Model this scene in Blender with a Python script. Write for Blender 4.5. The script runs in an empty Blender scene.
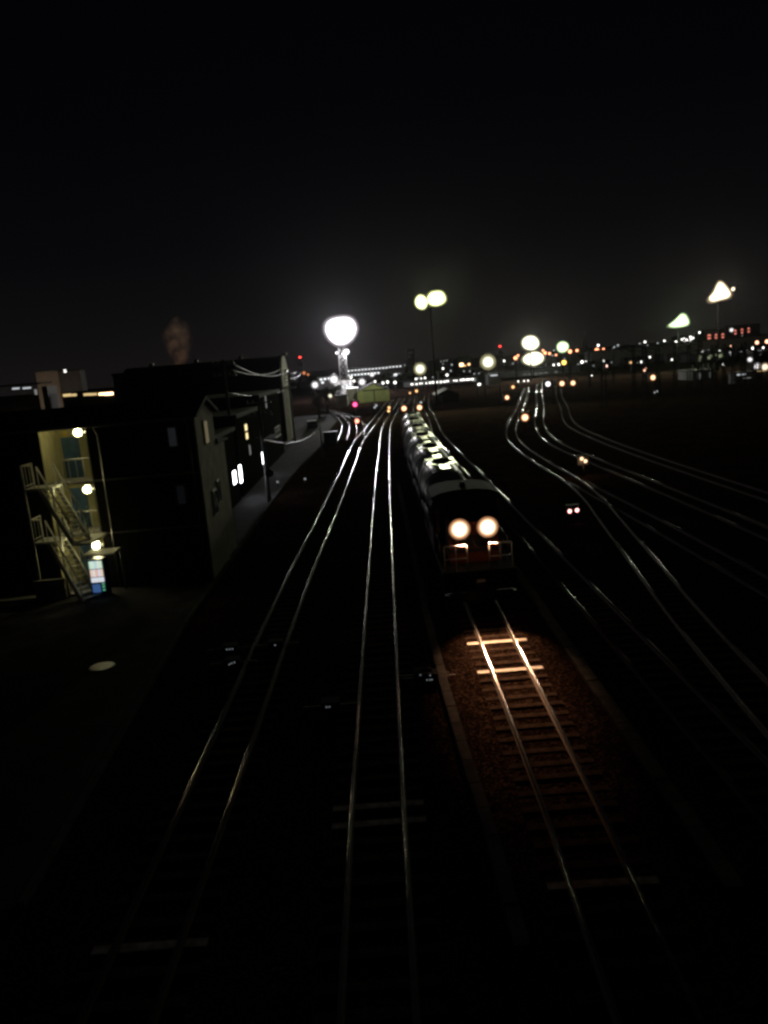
import bpy, math, random
from mathutils import Vector, Matrix
random.seed(7)
SC = bpy.context.scene
COL = SC.collection
R = math.radians

# ------------------------------------------------------------------ camera
FPX, ROLL, CAM_H = 775.0, R(4.7), 9.4
pitch = math.atan(math.cos(ROLL) * 150 / FPX)
dv = Vector((0, math.cos(pitch), -math.sin(pitch)))
_r = Vector((1, 0, 0)); _u = Vector((0, math.sin(pitch), math.cos(pitch)))
rv = _r * math.cos(ROLL) - _u * math.sin(ROLL)
uv = _u * math.cos(ROLL) + _r * math.sin(ROLL)
cam = bpy.data.cameras.new('camera')
cam.sensor_fit = 'VERTICAL'; cam.sensor_height = 24.0
cam.lens = FPX / 1024 * 24.0
cam.clip_start = 0.1; cam.clip_end = 4000
camo = bpy.data.objects.new('camera', cam); COL.objects.link(camo)
m = Matrix((rv, uv, -dv)).transposed().to_4x4(); m.translation = Vector((0, 0, CAM_H))
camo.matrix_world = m
SC.camera = camo

def ray(x, y): return dv * FPX + rv * (x - 384) + uv * (512 - y)
def P(x, y, z=0.0):
    v = ray(x, y); t = (z - CAM_H) / v.z; return Vector((v.x * t, v.y * t, z))
def D(x, y, dist):
    v = ray(x, y); t = dist / v.y; return Vector((v.x * t, dist, CAM_H + v.z * t))

# ------------------------------------------------------------------ materials
MATS = {}
def mat(name, col, rough=0.6, metal=0.0, var=0.25, scale=3.0, bump=0.0, bscale=20.0, spec=0.5):
    if name in MATS: return MATS[name]
    M = bpy.data.materials.new(name); M.use_nodes = True
    nt = M.node_tree; b = nt.nodes['Principled BSDF']
    b.inputs['Roughness'].default_value = rough; b.inputs['Metallic'].default_value = metal
    b.inputs['Specular IOR Level'].default_value = spec
    tc = nt.nodes.new('ShaderNodeTexCoord'); nz = nt.nodes.new('ShaderNodeTexNoise')
    nz.inputs['Scale'].default_value = scale; nz.inputs['Detail'].default_value = 5
    nt.links.new(tc.outputs['Object'], nz.inputs['Vector'])
    rp = nt.nodes.new('ShaderNodeValToRGB')
    rp.color_ramp.elements[0].position = 0.3; rp.color_ramp.elements[1].position = 0.7
    lo = [c * (1 - var) for c in col]; hi = [min(1, c * (1 + var)) for c in col]
    rp.color_ramp.elements[0].color = (*lo, 1); rp.color_ramp.elements[1].color = (*hi, 1)
    nt.links.new(nz.outputs['Fac'], rp.inputs['Fac']); nt.links.new(rp.outputs['Color'], b.inputs['Base Color'])
    if bump:
        n2 = nt.nodes.new('ShaderNodeTexNoise'); n2.inputs['Scale'].default_value = bscale
        nt.links.new(tc.outputs['Object'], n2.inputs['Vector'])
        bp = nt.nodes.new('ShaderNodeBump'); bp.inputs['Strength'].default_value = bump
        bp.inputs['Distance'].default_value = 0.02
        nt.links.new(n2.outputs['Fac'], bp.inputs['Height']); nt.links.new(bp.outputs['Normal'], b.inputs['Normal'])
    MATS[name] = M
    return M
def em(name, col, strength, sample=True):
    if name in MATS: return MATS[name]
    M = bpy.data.materials.new(name); M.use_nodes = True
    nt = M.node_tree
    for n in list(nt.nodes): nt.nodes.remove(n)
    o = nt.nodes.new('ShaderNodeOutputMaterial'); e = nt.nodes.new('ShaderNodeEmission')
    e.inputs['Color'].default_value = (*col, 1); e.inputs['Strength'].default_value = strength
    nt.links.new(e.outputs[0], o.inputs['Surface'])
    if not sample: M.cycles.emission_sampling = 'NONE'
    MATS[name] = M
    return M

def ballast(name, lo, hi, scale):
    M = bpy.data.materials.new(name); M.use_nodes = True
    nt = M.node_tree; b = nt.nodes['Principled BSDF']; b.inputs['Roughness'].default_value = 0.9
    b.inputs['Specular IOR Level'].default_value = 0.0
    tc = nt.nodes.new('ShaderNodeTexCoord')
    vo = nt.nodes.new('ShaderNodeTexVoronoi'); vo.inputs['Scale'].default_value = scale
    v2 = nt.nodes.new('ShaderNodeTexVoronoi'); v2.inputs['Scale'].default_value = scale; v2.feature = 'DISTANCE_TO_EDGE'
    nz = nt.nodes.new('ShaderNodeTexNoise'); nz.inputs['Scale'].default_value = 0.35; nz.inputs['Detail'].default_value = 6
    for n in (vo, v2, nz): nt.links.new(tc.outputs['Object'], n.inputs['Vector'])
    sp = nt.nodes.new('ShaderNodeSeparateColor'); nt.links.new(vo.outputs['Color'], sp.inputs[0])
    pw = nt.nodes.new('ShaderNodeMath'); pw.operation = 'POWER'; pw.inputs[1].default_value = 3.5
    nt.links.new(sp.outputs[0], pw.inputs[0])
    rp = nt.nodes.new('ShaderNodeMix'); rp.data_type = 'RGBA'
    rp.inputs['A'].default_value = (*lo, 1); rp.inputs['B'].default_value = (*hi, 1)
    nt.links.new(pw.outputs[0], rp.inputs['Factor'])
    mu = nt.nodes.new('ShaderNodeMix'); mu.data_type = 'RGBA'; mu.blend_type = 'MULTIPLY'; mu.inputs['Factor'].default_value = 0.7
    nt.links.new(rp.outputs['Result'], mu.inputs['A']); 
    r2 = nt.nodes.new('ShaderNodeValToRGB'); r2.color_ramp.elements[0].position = 0.35; r2.color_ramp.elements[1].position = 0.7
    r2.color_ramp.elements[0].color = (0.35, 0.3, 0.27, 1)
    nt.links.new(nz.outputs['Fac'], r2.inputs['Fac']); nt.links.new(r2.outputs['Color'], mu.inputs['B'])
    nt.links.new(mu.outputs['Result'], b.inputs['Base Color'])
    # every stone tilts its own way
    bp = nt.nodes.new('ShaderNodeBump'); bp.inputs['Strength'].default_value = 1.0; bp.inputs['Distance'].default_value = 0.05
    ad = nt.nodes.new('ShaderNodeMath'); ad.operation = 'ADD'
    mn = nt.nodes.new('ShaderNodeMath'); mn.operation = 'MINIMUM'; mn.inputs[1].default_value = 0.25
    nt.links.new(v2.outputs['Distance'], mn.inputs[0])
    nt.links.new(mn.outputs[0], ad.inputs[0]); nt.links.new(sp.outputs[1], ad.inputs[1])
    nt.links.new(ad.outputs[0], bp.inputs['Height']); nt.links.new(bp.outputs['Normal'], b.inputs['Normal'])
    MATS[name] = M
    return M

BALLAST = ballast('ballast', (0.012, 0.0078, 0.006), (0.15, 0.096, 0.072), 22.0)
ASPH = mat('asphalt', (0.05, 0.05, 0.053), 0.85, spec=0.02, var=0.35, scale=1.2, bump=0.5, bscale=60)
OLDC = mat('weathered_concrete', (0.11, 0.105, 0.1), 0.9, var=0.35, scale=2.5, bump=0.4, bscale=30, spec=0.0)
CONC = mat('concrete', (0.30, 0.29, 0.27), 0.8, var=0.35, scale=2.5, bump=0.4, bscale=30)
STEEL = mat('rail_steel', (0.56, 0.55, 0.54), 0.118, 1.0, var=0.15, scale=0.8)
STEEL_B = mat('brushed_rail_steel', (0.56, 0.55, 0.54), 0.158, 1.0, var=0.15, scale=0.8)
def patchy(name, thr):
    M = mat(name, (.5,.49,.48), .16, 1.0); nt = M.node_tree; b = nt.nodes['Principled BSDF']
    tc = nt.nodes.new('ShaderNodeTexCoord'); nz = nt.nodes.new('ShaderNodeTexNoise'); nz.inputs['Scale'].default_value = .11; nz.inputs['Detail'].default_value = 3
    nt.links.new(tc.outputs['Object'], nz.inputs['Vector']); rp = nt.nodes.new('ShaderNodeValToRGB')
    rp.color_ramp.elements[0].position = thr; rp.color_ramp.elements[0].color = (.035,.026,.02,1); rp.color_ramp.elements[1].position = thr+.1; rp.color_ramp.elements[1].color = (.55,.53,.5,1)
    nt.links.new(nz.outputs['Fac'], rp.inputs['Fac']); nt.links.new(rp.outputs['Color'], b.inputs['Base Color'])
    mr = nt.nodes.new('ShaderNodeMapRange'); mr.inputs['From Min'].default_value = thr; mr.inputs['From Max'].default_value = thr+.12
    nt.links.new(nz.outputs['Fac'], mr.inputs['Value']); nt.links.new(mr.outputs['Result'], b.inputs['Metallic']); b.inputs['Specular IOR Level'].default_value = 0
    return M
DULL = patchy('rusty_rail', .56); DULLEST = patchy('unused_rail', .63); HALFWORN = patchy('half_worn_rail', .49)
RUST = mat('rust', (0.07, 0.04, 0.028), 0.8, var=0.4, scale=8)
WOOD = mat('sleeper_wood', (0.066, 0.047, 0.037), 0.8, var=0.5, scale=9, bump=0.6, bscale=40, spec=0.0)
PALEWOOD = mat('pale_sleeper', (0.75, 0.72, 0.64), 0.7, var=0.25, scale=6)
BLACK = mat('black_paint', (0.02, 0.02, 0.021), 0.5, spec=0.25)
MATTE = mat('sooty_steel', (0.012, 0.012, 0.012), 0.9, spec=0.03)
STAIR = mat('painted_stair_steel', (0.76, 0.76, 0.68), 0.55, var=.15)
DARK = mat('dark_steel', (0.05, 0.05, 0.052), 0.5, 0.3)
GALV = mat('galvanised_steel', (0.35, 0.35, 0.35), 0.45, 0.6)
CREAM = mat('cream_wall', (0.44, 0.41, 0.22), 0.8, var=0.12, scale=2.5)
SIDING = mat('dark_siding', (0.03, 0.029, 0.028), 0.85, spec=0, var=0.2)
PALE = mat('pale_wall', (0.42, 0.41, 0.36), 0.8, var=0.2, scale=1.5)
WHITEW = mat('white_wall', (0.7, 0.7, 0.7), 0.8, var=0.08)
GREENW = mat('green_wall', (0.34, 0.38, 0.14), 0.8, var=0.12, scale=1)
ROOF = mat('dark_roof', (0.03, 0.03, 0.034), 0.85, var=0.3, spec=0.2)
BLUE = mat('blue_door', (0.05, 0.11, 0.20), 0.5)
ORANGE = mat('vermilion_paint', (0.20, 0.045, 0.02), 0.5)
GREYP = mat('grey_paint', (0.05, 0.05, 0.05), 0.8, spec=.1)
TANK = mat('tank_grey', (0.75, 0.75, 0.70), 0.38, 0.5, var=0.4, scale=1.6, bump=0.15, bscale=6)
GLASS = mat('dark_glass', (0.02, 0.022, 0.025), 0.08)
POLEC = mat('pole_concrete', (0.2, 0.2, 0.19), 0.8)
WIRE = mat('wire', (0.12, 0.12, 0.12), 0.35, 0.3)
WHITEP = mat('white_paint', (0.75, 0.74, 0.7), 0.5, var=0.1)
BARK = mat('bark', (0.06, 0.045, 0.03), 0.9)
LEAF = mat('leaf', (0.045, 0.065, 0.025), 0.6, var=0.5, scale=2)
FAR = mat('far_wall', (0.16, 0.16, 0.16), 0.85, var=0.15, scale=0.5)
FARG = mat('far_green_wall', (0.12, 0.2, 0.12), 0.85, var=0.15, scale=0.5)
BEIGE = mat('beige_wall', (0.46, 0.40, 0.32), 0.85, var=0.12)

# ------------------------------------------------------------------ mesh collector
class MB:
    def __init__(s): s.v = []; s.f = []; s.sm = []; s.mi = []; s.cur = 0
    def face(s, idx, smooth=False): s.f.append(tuple(idx)); s.sm.append(smooth); s.mi.append(s.cur)
    def box(s, x0, x1, y0, y1, z0, z1):
        n = len(s.v)
        s.v += [(x, y, z) for z in (z0, z1) for y in (y0, y1) for x in (x0, x1)]
        for q in ((0,2,3,1),(4,5,7,6),(0,1,5,4),(2,6,7,3),(0,4,6,2),(1,3,7,5)): s.face([n+i for i in q])
        return s
    def bar(s, a, b, w, h=None, up=(0,0,1)):
        h = h or w; a = Vector(a); b = Vector(b); d = (b-a).normalized(); upv = Vector(up)
        if abs(d.dot(upv)) > 0.99: upv = Vector((0,1,0))
        x = d.cross(upv).normalized() * w/2; y = x.cross(d).normalized() * h/2
        n = len(s.v)
        for p in (a, b): s.v += [tuple(p-x-y), tuple(p+x-y), tuple(p+x+y), tuple(p-x+y)]
        for q in ((0,3,2,1),(4,5,6,7),(0,1,5,4),(1,2,6,5),(2,3,7,6),(3,0,4,7)): s.face([n+i for i in q])
        return s
    def tube(s, pts, rad, seg=8, caps=True):
        pts = [Vector(p) for p in pts]; n0 = len(s.v)
        rads = rad if isinstance(rad, (list, tuple)) else [rad]*len(pts)
        for i, p in enumerate(pts):
            d = (pts[min(i+1, len(pts)-1)] - pts[max(i-1, 0)]).normalized()
            up = Vector((0,0,1)) if abs(d.z) < 0.95 else Vector((0,1,0))
            x = d.cross(up).normalized(); y = x.cross(d).normalized()
            for k in range(seg):
                a = 2*math.pi*k/seg
                s.v.append(tuple(p + (x*math.cos(a) + y*math.sin(a))*rads[i]))
        for i in range(len(pts)-1):
            for k in range(seg):
                k2 = (k+1) % seg
                s.face([n0+i*seg+k, n0+i*seg+k2, n0+(i+1)*seg+k2, n0+(i+1)*seg+k], True)
        if caps:
            s.face([n0+k for k in range(seg)][::-1]); s.face([n0+(len(pts)-1)*seg+k for k in range(seg)])
        return s
    def lathe(s, c, axis, prof, seg=20):
        # prof = [(t along axis, radius)]
        c = Vector(c); ax = Vector(axis).normalized()
        return s.tube_raw(c, ax, prof, seg)
    def tube_raw(s, c, ax, prof, seg):
        up = Vector((0,0,1)) if abs(ax.z) < 0.95 else Vector((0,1,0))
        x = ax.cross(up).normalized(); y = x.cross(ax).normalized(); n0 = len(s.v)
        for t, r in prof:
            for k in range(seg):
                a = 2*math.pi*k/seg
                s.v.append(tuple(c + ax*t + (x*math.cos(a) + y*math.sin(a))*max(r, 1e-4)))
        for i in range(len(prof)-1):
            for k in range(seg):
                k2 = (k+1) % seg
                s.face([n0+i*seg+k, n0+i*seg+k2, n0+(i+1)*seg+k2, n0+(i+1)*seg+k], True)
        s.face([n0+k for k in range(seg)][::-1]); s.face([n0+(len(prof)-1)*seg+k for k in range(seg)])
        return s
    def ball(s, c, rx, ry, rz, seg=14, rings=9):
        n0 = len(s.v); c = Vector(c)
        for i in range(rings+1):
            th = math.pi*i/rings
            for k in range(seg):
                a = 2*math.pi*k/seg
                s.v.append((c.x+rx*math.sin(th)*math.cos(a), c.y+ry*math.sin(th)*math.sin(a), c.z+rz*math.cos(th)))
        for i in range(rings):
            for k in range(seg):
                k2 = (k+1) % seg
                s.face([n0+i*seg+k, n0+(i+1)*seg+k, n0+(i+1)*seg+k2, n0+i*seg+k2], True)
        return s
    def prism(s, prof, x0, x1, axis='x'):
        # profile [(a, z)] extruded along x (a = y) or along y (a = x)
        n = len(s.v); k = len(prof)
        for e in (x0, x1):
            s.v += [((e, a, z) if axis == 'x' else (a, e, z)) for a, z in prof]
        for i in range(k):
            j = (i+1) % k; s.face([n+i, n+j, n+k+j, n+k+i])
        s.face([n+i for i in range(k)][::-1]); s.face([n+k+i for i in range(k)])
        return s
    def build(s, name, mats, parent=None, loc=None):
        me = bpy.data.meshes.new(name); me.from_pydata(s.v, [], s.f)
        for i, p in enumerate(me.polygons): p.use_smooth = s.sm[i]; p.material_index = s.mi[i]
        for mm in (mats if isinstance(mats, (list, tuple)) else [mats]): me.materials.append(mm)
        import bmesh
        bm = bmesh.new(); bm.from_mesh(me); bmesh.ops.recalc_face_normals(bm, faces=bm.faces); bm.to_mesh(me); bm.free()
        o = bpy.data.objects.new(name, me); COL.objects.link(o)
        if parent: o.parent = parent
        if loc is not None: o.location = loc
        return o

def tag(o, label=None, cat=None, group=None, kind=None):
    if label: o['label'] = label
    if cat: o['category'] = cat
    if group: o['group'] = group
    if kind: o['kind'] = kind
    return o
def thing(name, label, cat, loc=(0,0,0), rz=0.0, group=None):
    o = bpy.data.objects.new(name, None); COL.objects.link(o); o.empty_display_size = 0.2
    o.location = loc; o.rotation_euler = (0, 0, rz)
    return tag(o, label, cat, group)
def dup(root, loc, rz=0.0, label=None, group=None):
    r = root.copy(); COL.objects.link(r); r.location = loc; r.rotation_euler = (0, 0, rz)
    if label: r['label'] = label
    if group: r['group'] = group
    for ch in list(root.children):
        c = ch.copy(); COL.objects.link(c); c.parent = r
        for g in ch.children:
            d = g.copy(); COL.objects.link(d); d.parent = c
    return r

# ------------------------------------------------------------------ world: night sky with faint town glow at the horizon
W = bpy.data.worlds.new('World'); SC.world = W; W.use_nodes = True
nt = W.node_tree; bg = nt.nodes['Background']
tc = nt.nodes.new('ShaderNodeTexCoord'); sx = nt.nodes.new('ShaderNodeSeparateXYZ')
nt.links.new(tc.outputs['Generated'], sx.inputs[0])
rp = nt.nodes.new('ShaderNodeValToRGB'); cr = rp.color_ramp
cr.elements[0].position = 0.0; cr.elements[0].color = (0.0066, 0.0056, 0.0054, 1)
cr.elements[1].position = 0.5; cr.elements[1].color = (0.0005, 0.0005, 0.0010, 1)
for p_, c_ in ((0.05, (0.0046, 0.0042, 0.0044)), (0.14, (0.0021, 0.0021, 0.0026)), (0.28, (0.0009, 0.0009, 0.0015))):
    e_ = cr.elements.new(p_); e_.color = (*c_, 1)
nt.links.new(sx.outputs['Z'], rp.inputs['Fac']); nt.links.new(rp.outputs['Color'], bg.inputs['Color'])
bg.inputs['Strength'].default_value = 1.05

# ------------------------------------------------------------------ ground and road
g = MB(); G = -0.185
g.v = [(-1400,-60,G),(1400,-60,G),(1400,2600,G),(-1400,2600,G)]; g.face([0,1,2,3])
tag(g.build('ground', BALLAST), kind='structure')
rr = MB(); edge = [P(*q) for q in ((344,412),(336,421),(330,428),(322,444),(299,466),(275,495),(240,545),(185,620),(120,730),(20,900))]
lf = [Vector((e.x-11-max(0,(40-e.y)*0.5), e.y, 0)) for e in edge]
n = len(edge)
rr.v = [(e.x, e.y, G+0.01) for e in edge] + [(e.x, e.y, G+0.01) for e in lf]
for i in range(n-1): rr.face([i, i+1, n+i+1, n+i])
tag(rr.build('service_road', ASPH), kind='structure')
kb = MB()
for i in range(n-1):
    a, b = edge[i], edge[i+1]
    kb.bar((a.x, a.y, G+0.06), (b.x, b.y, G+0.06), 0.14, 0.14)
tag(kb.build('kerb', OLDC), kind='structure')

# ------------------------------------------------------------------ tracks
def herm(pts, Y):
    n = len(pts)
    if Y <= pts[0][1]: i = 0
    else:
        i = n-2
        for k in range(n-1):
            if pts[k][1] <= Y <= pts[k+1][1]: i = k; break
    def tan(k):
        a = pts[max(k-1,0)]; b = pts[min(k+1,n-1)]; return (b[0]-a[0])/(b[1]-a[1])
    x0, y0 = pts[i]; x1, y1 = pts[i+1]; h = y1-y0; t = (Y-y0)/h
    m0, m1 = tan(i)*h, tan(i+1)*h
    return (2*t**3-3*t*t+1)*x0 + (t**3-2*t*t+t)*m0 + (-2*t**3+3*t*t)*x1 + (t**3-t*t)*m1

HEAD = [(-0.033,-0.04),(-0.034,-0.018),(-0.029,-0.008),(-0.016,-0.002),(0,0),(0.016,-0.002),(0.029,-0.008),(0.034,-0.018),(0.033,-0.04)]
FOOT = [(0.008,-0.045),(0.008,-0.125),(0.062,-0.14),(0.062,-0.15),(-0.062,-0.15),(-0.062,-0.14),(-0.008,-0.125),(-0.008,-0.045)]
PROF = HEAD + FOOT
slp_mesh = MB().box(-1.0, 1.0, -0.1, 0.1, -0.29, -0.158).build('sleeper', WOOD)
slp_data = slp_mesh.data; bpy.data.objects.remove(slp_mesh)
slp_dim = slp_data.copy(); slp_dim.materials.clear(); slp_dim.materials.append(mat('grey_sleeper',(.34,.31,.27),.8,var=.5,scale=5,spec=0))
slp_pale = slp_data.copy(); slp_pale.materials.clear(); slp_pale.materials.append(PALEWOOD)
def track(pts, label, near=True, pale=(), sl=0.62, steel=None):
    y0, y1 = pts[0][1], pts[-1][1]
    root = thing('railway_track', label, 'railway track', (pts[0][0], y0, 0), 0)
    ox, oy = pts[0]
    ys = []; Y = y0
    while Y < y1: ys.append(Y); Y += 1.0 if Y < 140 else 2.0
    ys.append(y1)
    for side in (-1, 1):
        rb = MB(); k = len(PROF)
        for Y in ys:
            dx = (herm(pts, Y+.05)-herm(pts, Y-.05))/.1; L = math.hypot(1, dx)
            nx, ny = 1/L, -dx/L; X = herm(pts, Y)
            for a, z in PROF:
                o = side*0.5665 + a
                rb.v.append((X + nx*o - ox, Y + ny*o - oy, z))
        for i in range(len(ys)-1):
            for j in range(k):
                j2 = (j+1) % k; rb.cur = 0 if 1 <= j < 7 else 1
                rb.face([i*k+j, i*k+j2, (i+1)*k+j2, (i+1)*k+j], 0 <= j < 8)
        rb.build('rail', [steel or STEEL, RUST], root)
    # sleepers
    Y = max(y0, 5.0) if near else y0; cnt = 0; rest = MB()
    while Y < min(y1, 260):
        dx = (herm(pts, Y+.05)-herm(pts, Y-.05))/.1; ang = -math.atan(dx); X = herm(pts, Y)
        yy = Y + random.uniform(-.03, .03); aa = ang + random.uniform(-.012, .012)
        if near and cnt < 100:
            ispale = any(abs(Y-q) < sl/2 for q in pale)
            o = bpy.data.objects.new('sleeper', (slp_pale if 20 < Y < 27 else slp_dim) if ispale else slp_data); COL.objects.link(o); o.parent = root
            o.location = (X-ox+random.uniform(-.03,.03), yy-oy, 0.012 if ispale else random.uniform(-.012,.012)); o.rotation_euler = (0,0,aa)
            if ispale: o['label'] = 'pale whitish sleeper among dark ones'
            cnt += 1
        else:
            c, s_ = math.cos(aa), math.sin(aa)
            rest.bar((X-ox-1.05*c, yy-oy-1.05*s_, -.226), (X-ox+1.05*c, yy-oy+1.05*s_, -.226), 0.2, 0.135)
        Y += sl
    if rest.v: tag(rest.build('sleeper', WOOD, root), kind='stuff')
    return root

T1 = [(3.3,-6),(3.30,9.3),(3.42,15),(3.46,28),(3.46,60),(3.68,75),(4.1,92),(5,120),(6.6,150),(10,205)]
T2 = [(7.55,-6),(7.55,24),(7.55,50),(7.62,63),(7.55,80),(7.7,98),(8.9,124),(10.4,160),(14.5,215)]
T3 = [(-.72,-6),(-.68,13.5),(-.52,25.5),(-.1,52),(.08,62),(.7,90),(1.05,105),(1.75,122),(3.7,152),(7,200)]
T4 = [(-4.8,4),(-4.62,14),(-4.5,20),(-4.4,27),(-4.13,37.5),(-3.75,48),(-3.1,71),(-2.5,95),(-1.25,115),(1,150),(4,198)]
T4B = [(-2.28,101),(-2.35,112),(-3.1,130),(-5.2,148),(-9.3,168),(-16,192)]
T5 = [(-4.75,101),(-4.62,112),(-5.3,130),(-7.0,148),(-9.7,168),(-13.5,190)]
T7 = [(8.25,6),(9.2,16),(10.03,24),(11.2,32.9),(12.45,42),(13.3,48.4),(13.78,56),(13.82,64),(14.25,78),(15.25,88),(17.5,101),(24,130),(33,172),(40,205)]
T8 = [(14.3,-4),(14.27,20),(14.25,35),(14.12,46),(13.92,55)]
T10 = [(18.25,-4),(18.2,40),(18.05,52),(17.85,66),(17.85,76),(18.4,84),(20.1,95.5),(22.6,108),(27.5,130),(36.8,175),(47,222)]
T11 = [(22.5,-4),(22.4,40),(22.4,70),(23.6,92),(25.9,105.5),(30.3,125),(35.5,150),(47,200)]
track(T1, 'straight railway track under the tank train, lit orange ahead of the locomotive', pale=(22.35, 25.0, 12.3))
track(T2, 'railway track immediately right of the tank train with one long shining rail', steel=HALFWORN)
track(T3, 'straight railway track with two shining rails left of the tank train', pale=(14.95, 15.55), steel=STEEL_B)
track(T4, 'bright railway track curving right into the far junction, nearest to the service road', pale=(11.6,))
track(T4B, 'branch track bending left in front of the green shed', near=False)
track(T5, 'short curved siding beside the parked car and cabinet', near=False)
track(T7, 'railway track snaking in an S curve right of the two red marker lamps', steel=patchy('s_curve_rail', .49))
track(T8, 'straight dark track that joins the S curved track from the right', steel=DULL)
track(T10, 'railway track whose far rails shine brightest, running right of the twin lamp signal', steel=patchy('siding_rail', .50))
track(T11, 'rightmost dark railway track of the yard', steel=DULLEST)
track([(20.6,116),(21.3,112),(22.4,106.5)], 'short crossover linking two tracks near the round yellow marker lamp', near=False)

# cable troughs
def strip(pts, w, h, name, label, cat, mt):
    a = pts[0]; root = tag(MB().build(name, mt), label, cat) if False else None
    b = MB()
    for i in range(len(pts)-1):
        p, q = Vector(pts[i]), Vector(pts[i+1]); L = (q-p).length; k = max(1, int(L/0.9)); 
        for j in range(k):
            s0 = p.lerp(q, j/k); s1 = p.lerp(q, (j+0.965)/k); dz = random.uniform(-.008,.008); dxx = random.uniform(-.012,.012)
            b.bar((s0.x-a[0]+dxx, s0.y-a[1], h/2+dz), (s1.x-a[0]+dxx, s1.y-a[1], h/2+dz), w, h)
    o = b.build(name, mt); o.location = (a[0], a[1], G-0.02)
    return tag(o, label, cat)
strip([(1.66,11),(1.62,14),(1.45,18),(1.36,22),(1.3,28),(1.3,60)], 0.26, 0.16, 'cable_trough', 'concrete cable trough in the ballast left of the lit track', 'cable trough', OLDC)
strip([(5.62,12),(5.62,30),(5.6,60)], 0.34, 0.12, 'cable_trough', 'concrete cable trough in the ballast between the train track and the track to its right', 'cable trough', OLDC)

# ------------------------------------------------------------------ lights: strengths
E_TOWER, E_MAST, E_LAMP = 2.6, 2.2, 2.0
L_TOWER = em('tower_lens', (1, .95, 1.0), E_TOWER)
L_GREEN = em('mast_lens', (0.95, 1.0, .55), E_MAST)
L_GREEN2 = em('green_lens', (0.78, 1.0, .62), 1.7)
L_WARM = em('warm_lens', (1.0, .88, .66), 1.9)
L_LAMP = em('lamp_lens', (1.0, .98, .80), E_LAMP)
L_WHITE = em('white_lens', (1, .97, .97), 1.9)
L_SMALL = em('small_white', (1, .97, .9), 3.5, False)
L_DIMW = em('dim_white', (.9, .95, 1), 0.7, False)
L_FAINT = em('faint_white', (.8, .85, .8), 0.22, False)
L_ORANGE = em('orange_lens', (1, .55, .22), 2.2, False)
L_AMBER = em('amber_lens', (1, .62, .12), 3, False)
L_YELLOW = em('marker_yellow', (1, .66, .38), 2.2, False)
L_RED = em('red_lens', (1, .06, .05), 3.0, False)
L_PINK = em('magenta_lens', (1, .12, .34), 2.2, False)
L_REDW = em('red_window', (1, .26, .18), 1.0, False)
L_WARMW = em('warm_window', (1, .72, .32), 0.8, False)
L_COLD = em('cold_window', (.95, .98, 1.0), 1.5, False)
L_HEAD = em('headlight_lens', (1, .78, .52), 3.2)
L_WALL = em('wall_lamp_glow', (1, .90, .46), 85)

def spot(name, loc, target, energy, col, size_deg, blend, rad, parent=None):
    l = bpy.data.lights.new(name, 'SPOT'); l.energy = energy; l.color = col
    l.spot_size = R(size_deg); l.spot_blend = blend; l.shadow_soft_size = rad
    o = bpy.data.objects.new(name, l); COL.objects.link(o)
    o.location = loc; o.rotation_euler = (Vector(target)-Vector(loc)).to_track_quat('-Z', 'Y').to_euler()
    return o
def point(name, loc, energy, col, rad):
    l = bpy.data.lights.new(name, 'POINT'); l.energy = energy; l.color = col; l.shadow_soft_size = rad
    o = bpy.data.objects.new(name, l); COL.objects.link(o); o.location = loc
    return o

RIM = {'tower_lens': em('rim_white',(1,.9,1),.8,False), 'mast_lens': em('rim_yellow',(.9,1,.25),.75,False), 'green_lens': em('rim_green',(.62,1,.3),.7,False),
       'warm_lens': em('rim_warm',(1,.72,.38),.8,False), 'lamp_lens': em('rim_lamp',(1,.95,.5),.75,False)}  # tinted glow painted round each lens edge
def halo_shell(name, col, st, op):  # see-through glowing shell that paints a soft halo round a bulb
    M = bpy.data.materials.new(name); M.use_nodes = True; nt = M.node_tree
    for n in list(nt.nodes): nt.nodes.remove(n)
    o = nt.nodes.new('ShaderNodeOutputMaterial'); e = nt.nodes.new('ShaderNodeEmission'); t = nt.nodes.new('ShaderNodeBsdfTransparent'); mx = nt.nodes.new('ShaderNodeMixShader')
    e.inputs['Color'].default_value = (*col,1); e.inputs['Strength'].default_value = st; mx.inputs[0].default_value = op
    nt.links.new(t.outputs[0], mx.inputs[1]); nt.links.new(e.outputs[0], mx.inputs[2]); nt.links.new(mx.outputs[0], o.inputs['Surface'])
    M.cycles.emission_sampling = 'NONE'
    return M
HALO_SHELL = {'lamp_lens': halo_shell('halo_shell_yellow',(1,.92,.45),.38,.4), 'white_lens': halo_shell('halo_shell_white',(1,.93,.95),.38,.4), 'warm_lens': halo_shell('halo_shell_warm',(1,.7,.38),.38,.4), 'wall': halo_shell('halo_shell_wall',(1,.84,.4),.5,.45)}
RIM_OR = em('rim_orange',(1,.36,.12),.45,False); RIM_MK = {'marker_yellow': RIM_OR, 'orange_lens': RIM_OR, 'magenta_lens': em('rim_magenta',(1,.04,.16),.5,False), 'sig_salmon': em('rim_red',(1,.1,.05),.5,False)}  # coloured glow painted round the marker lenses
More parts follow.
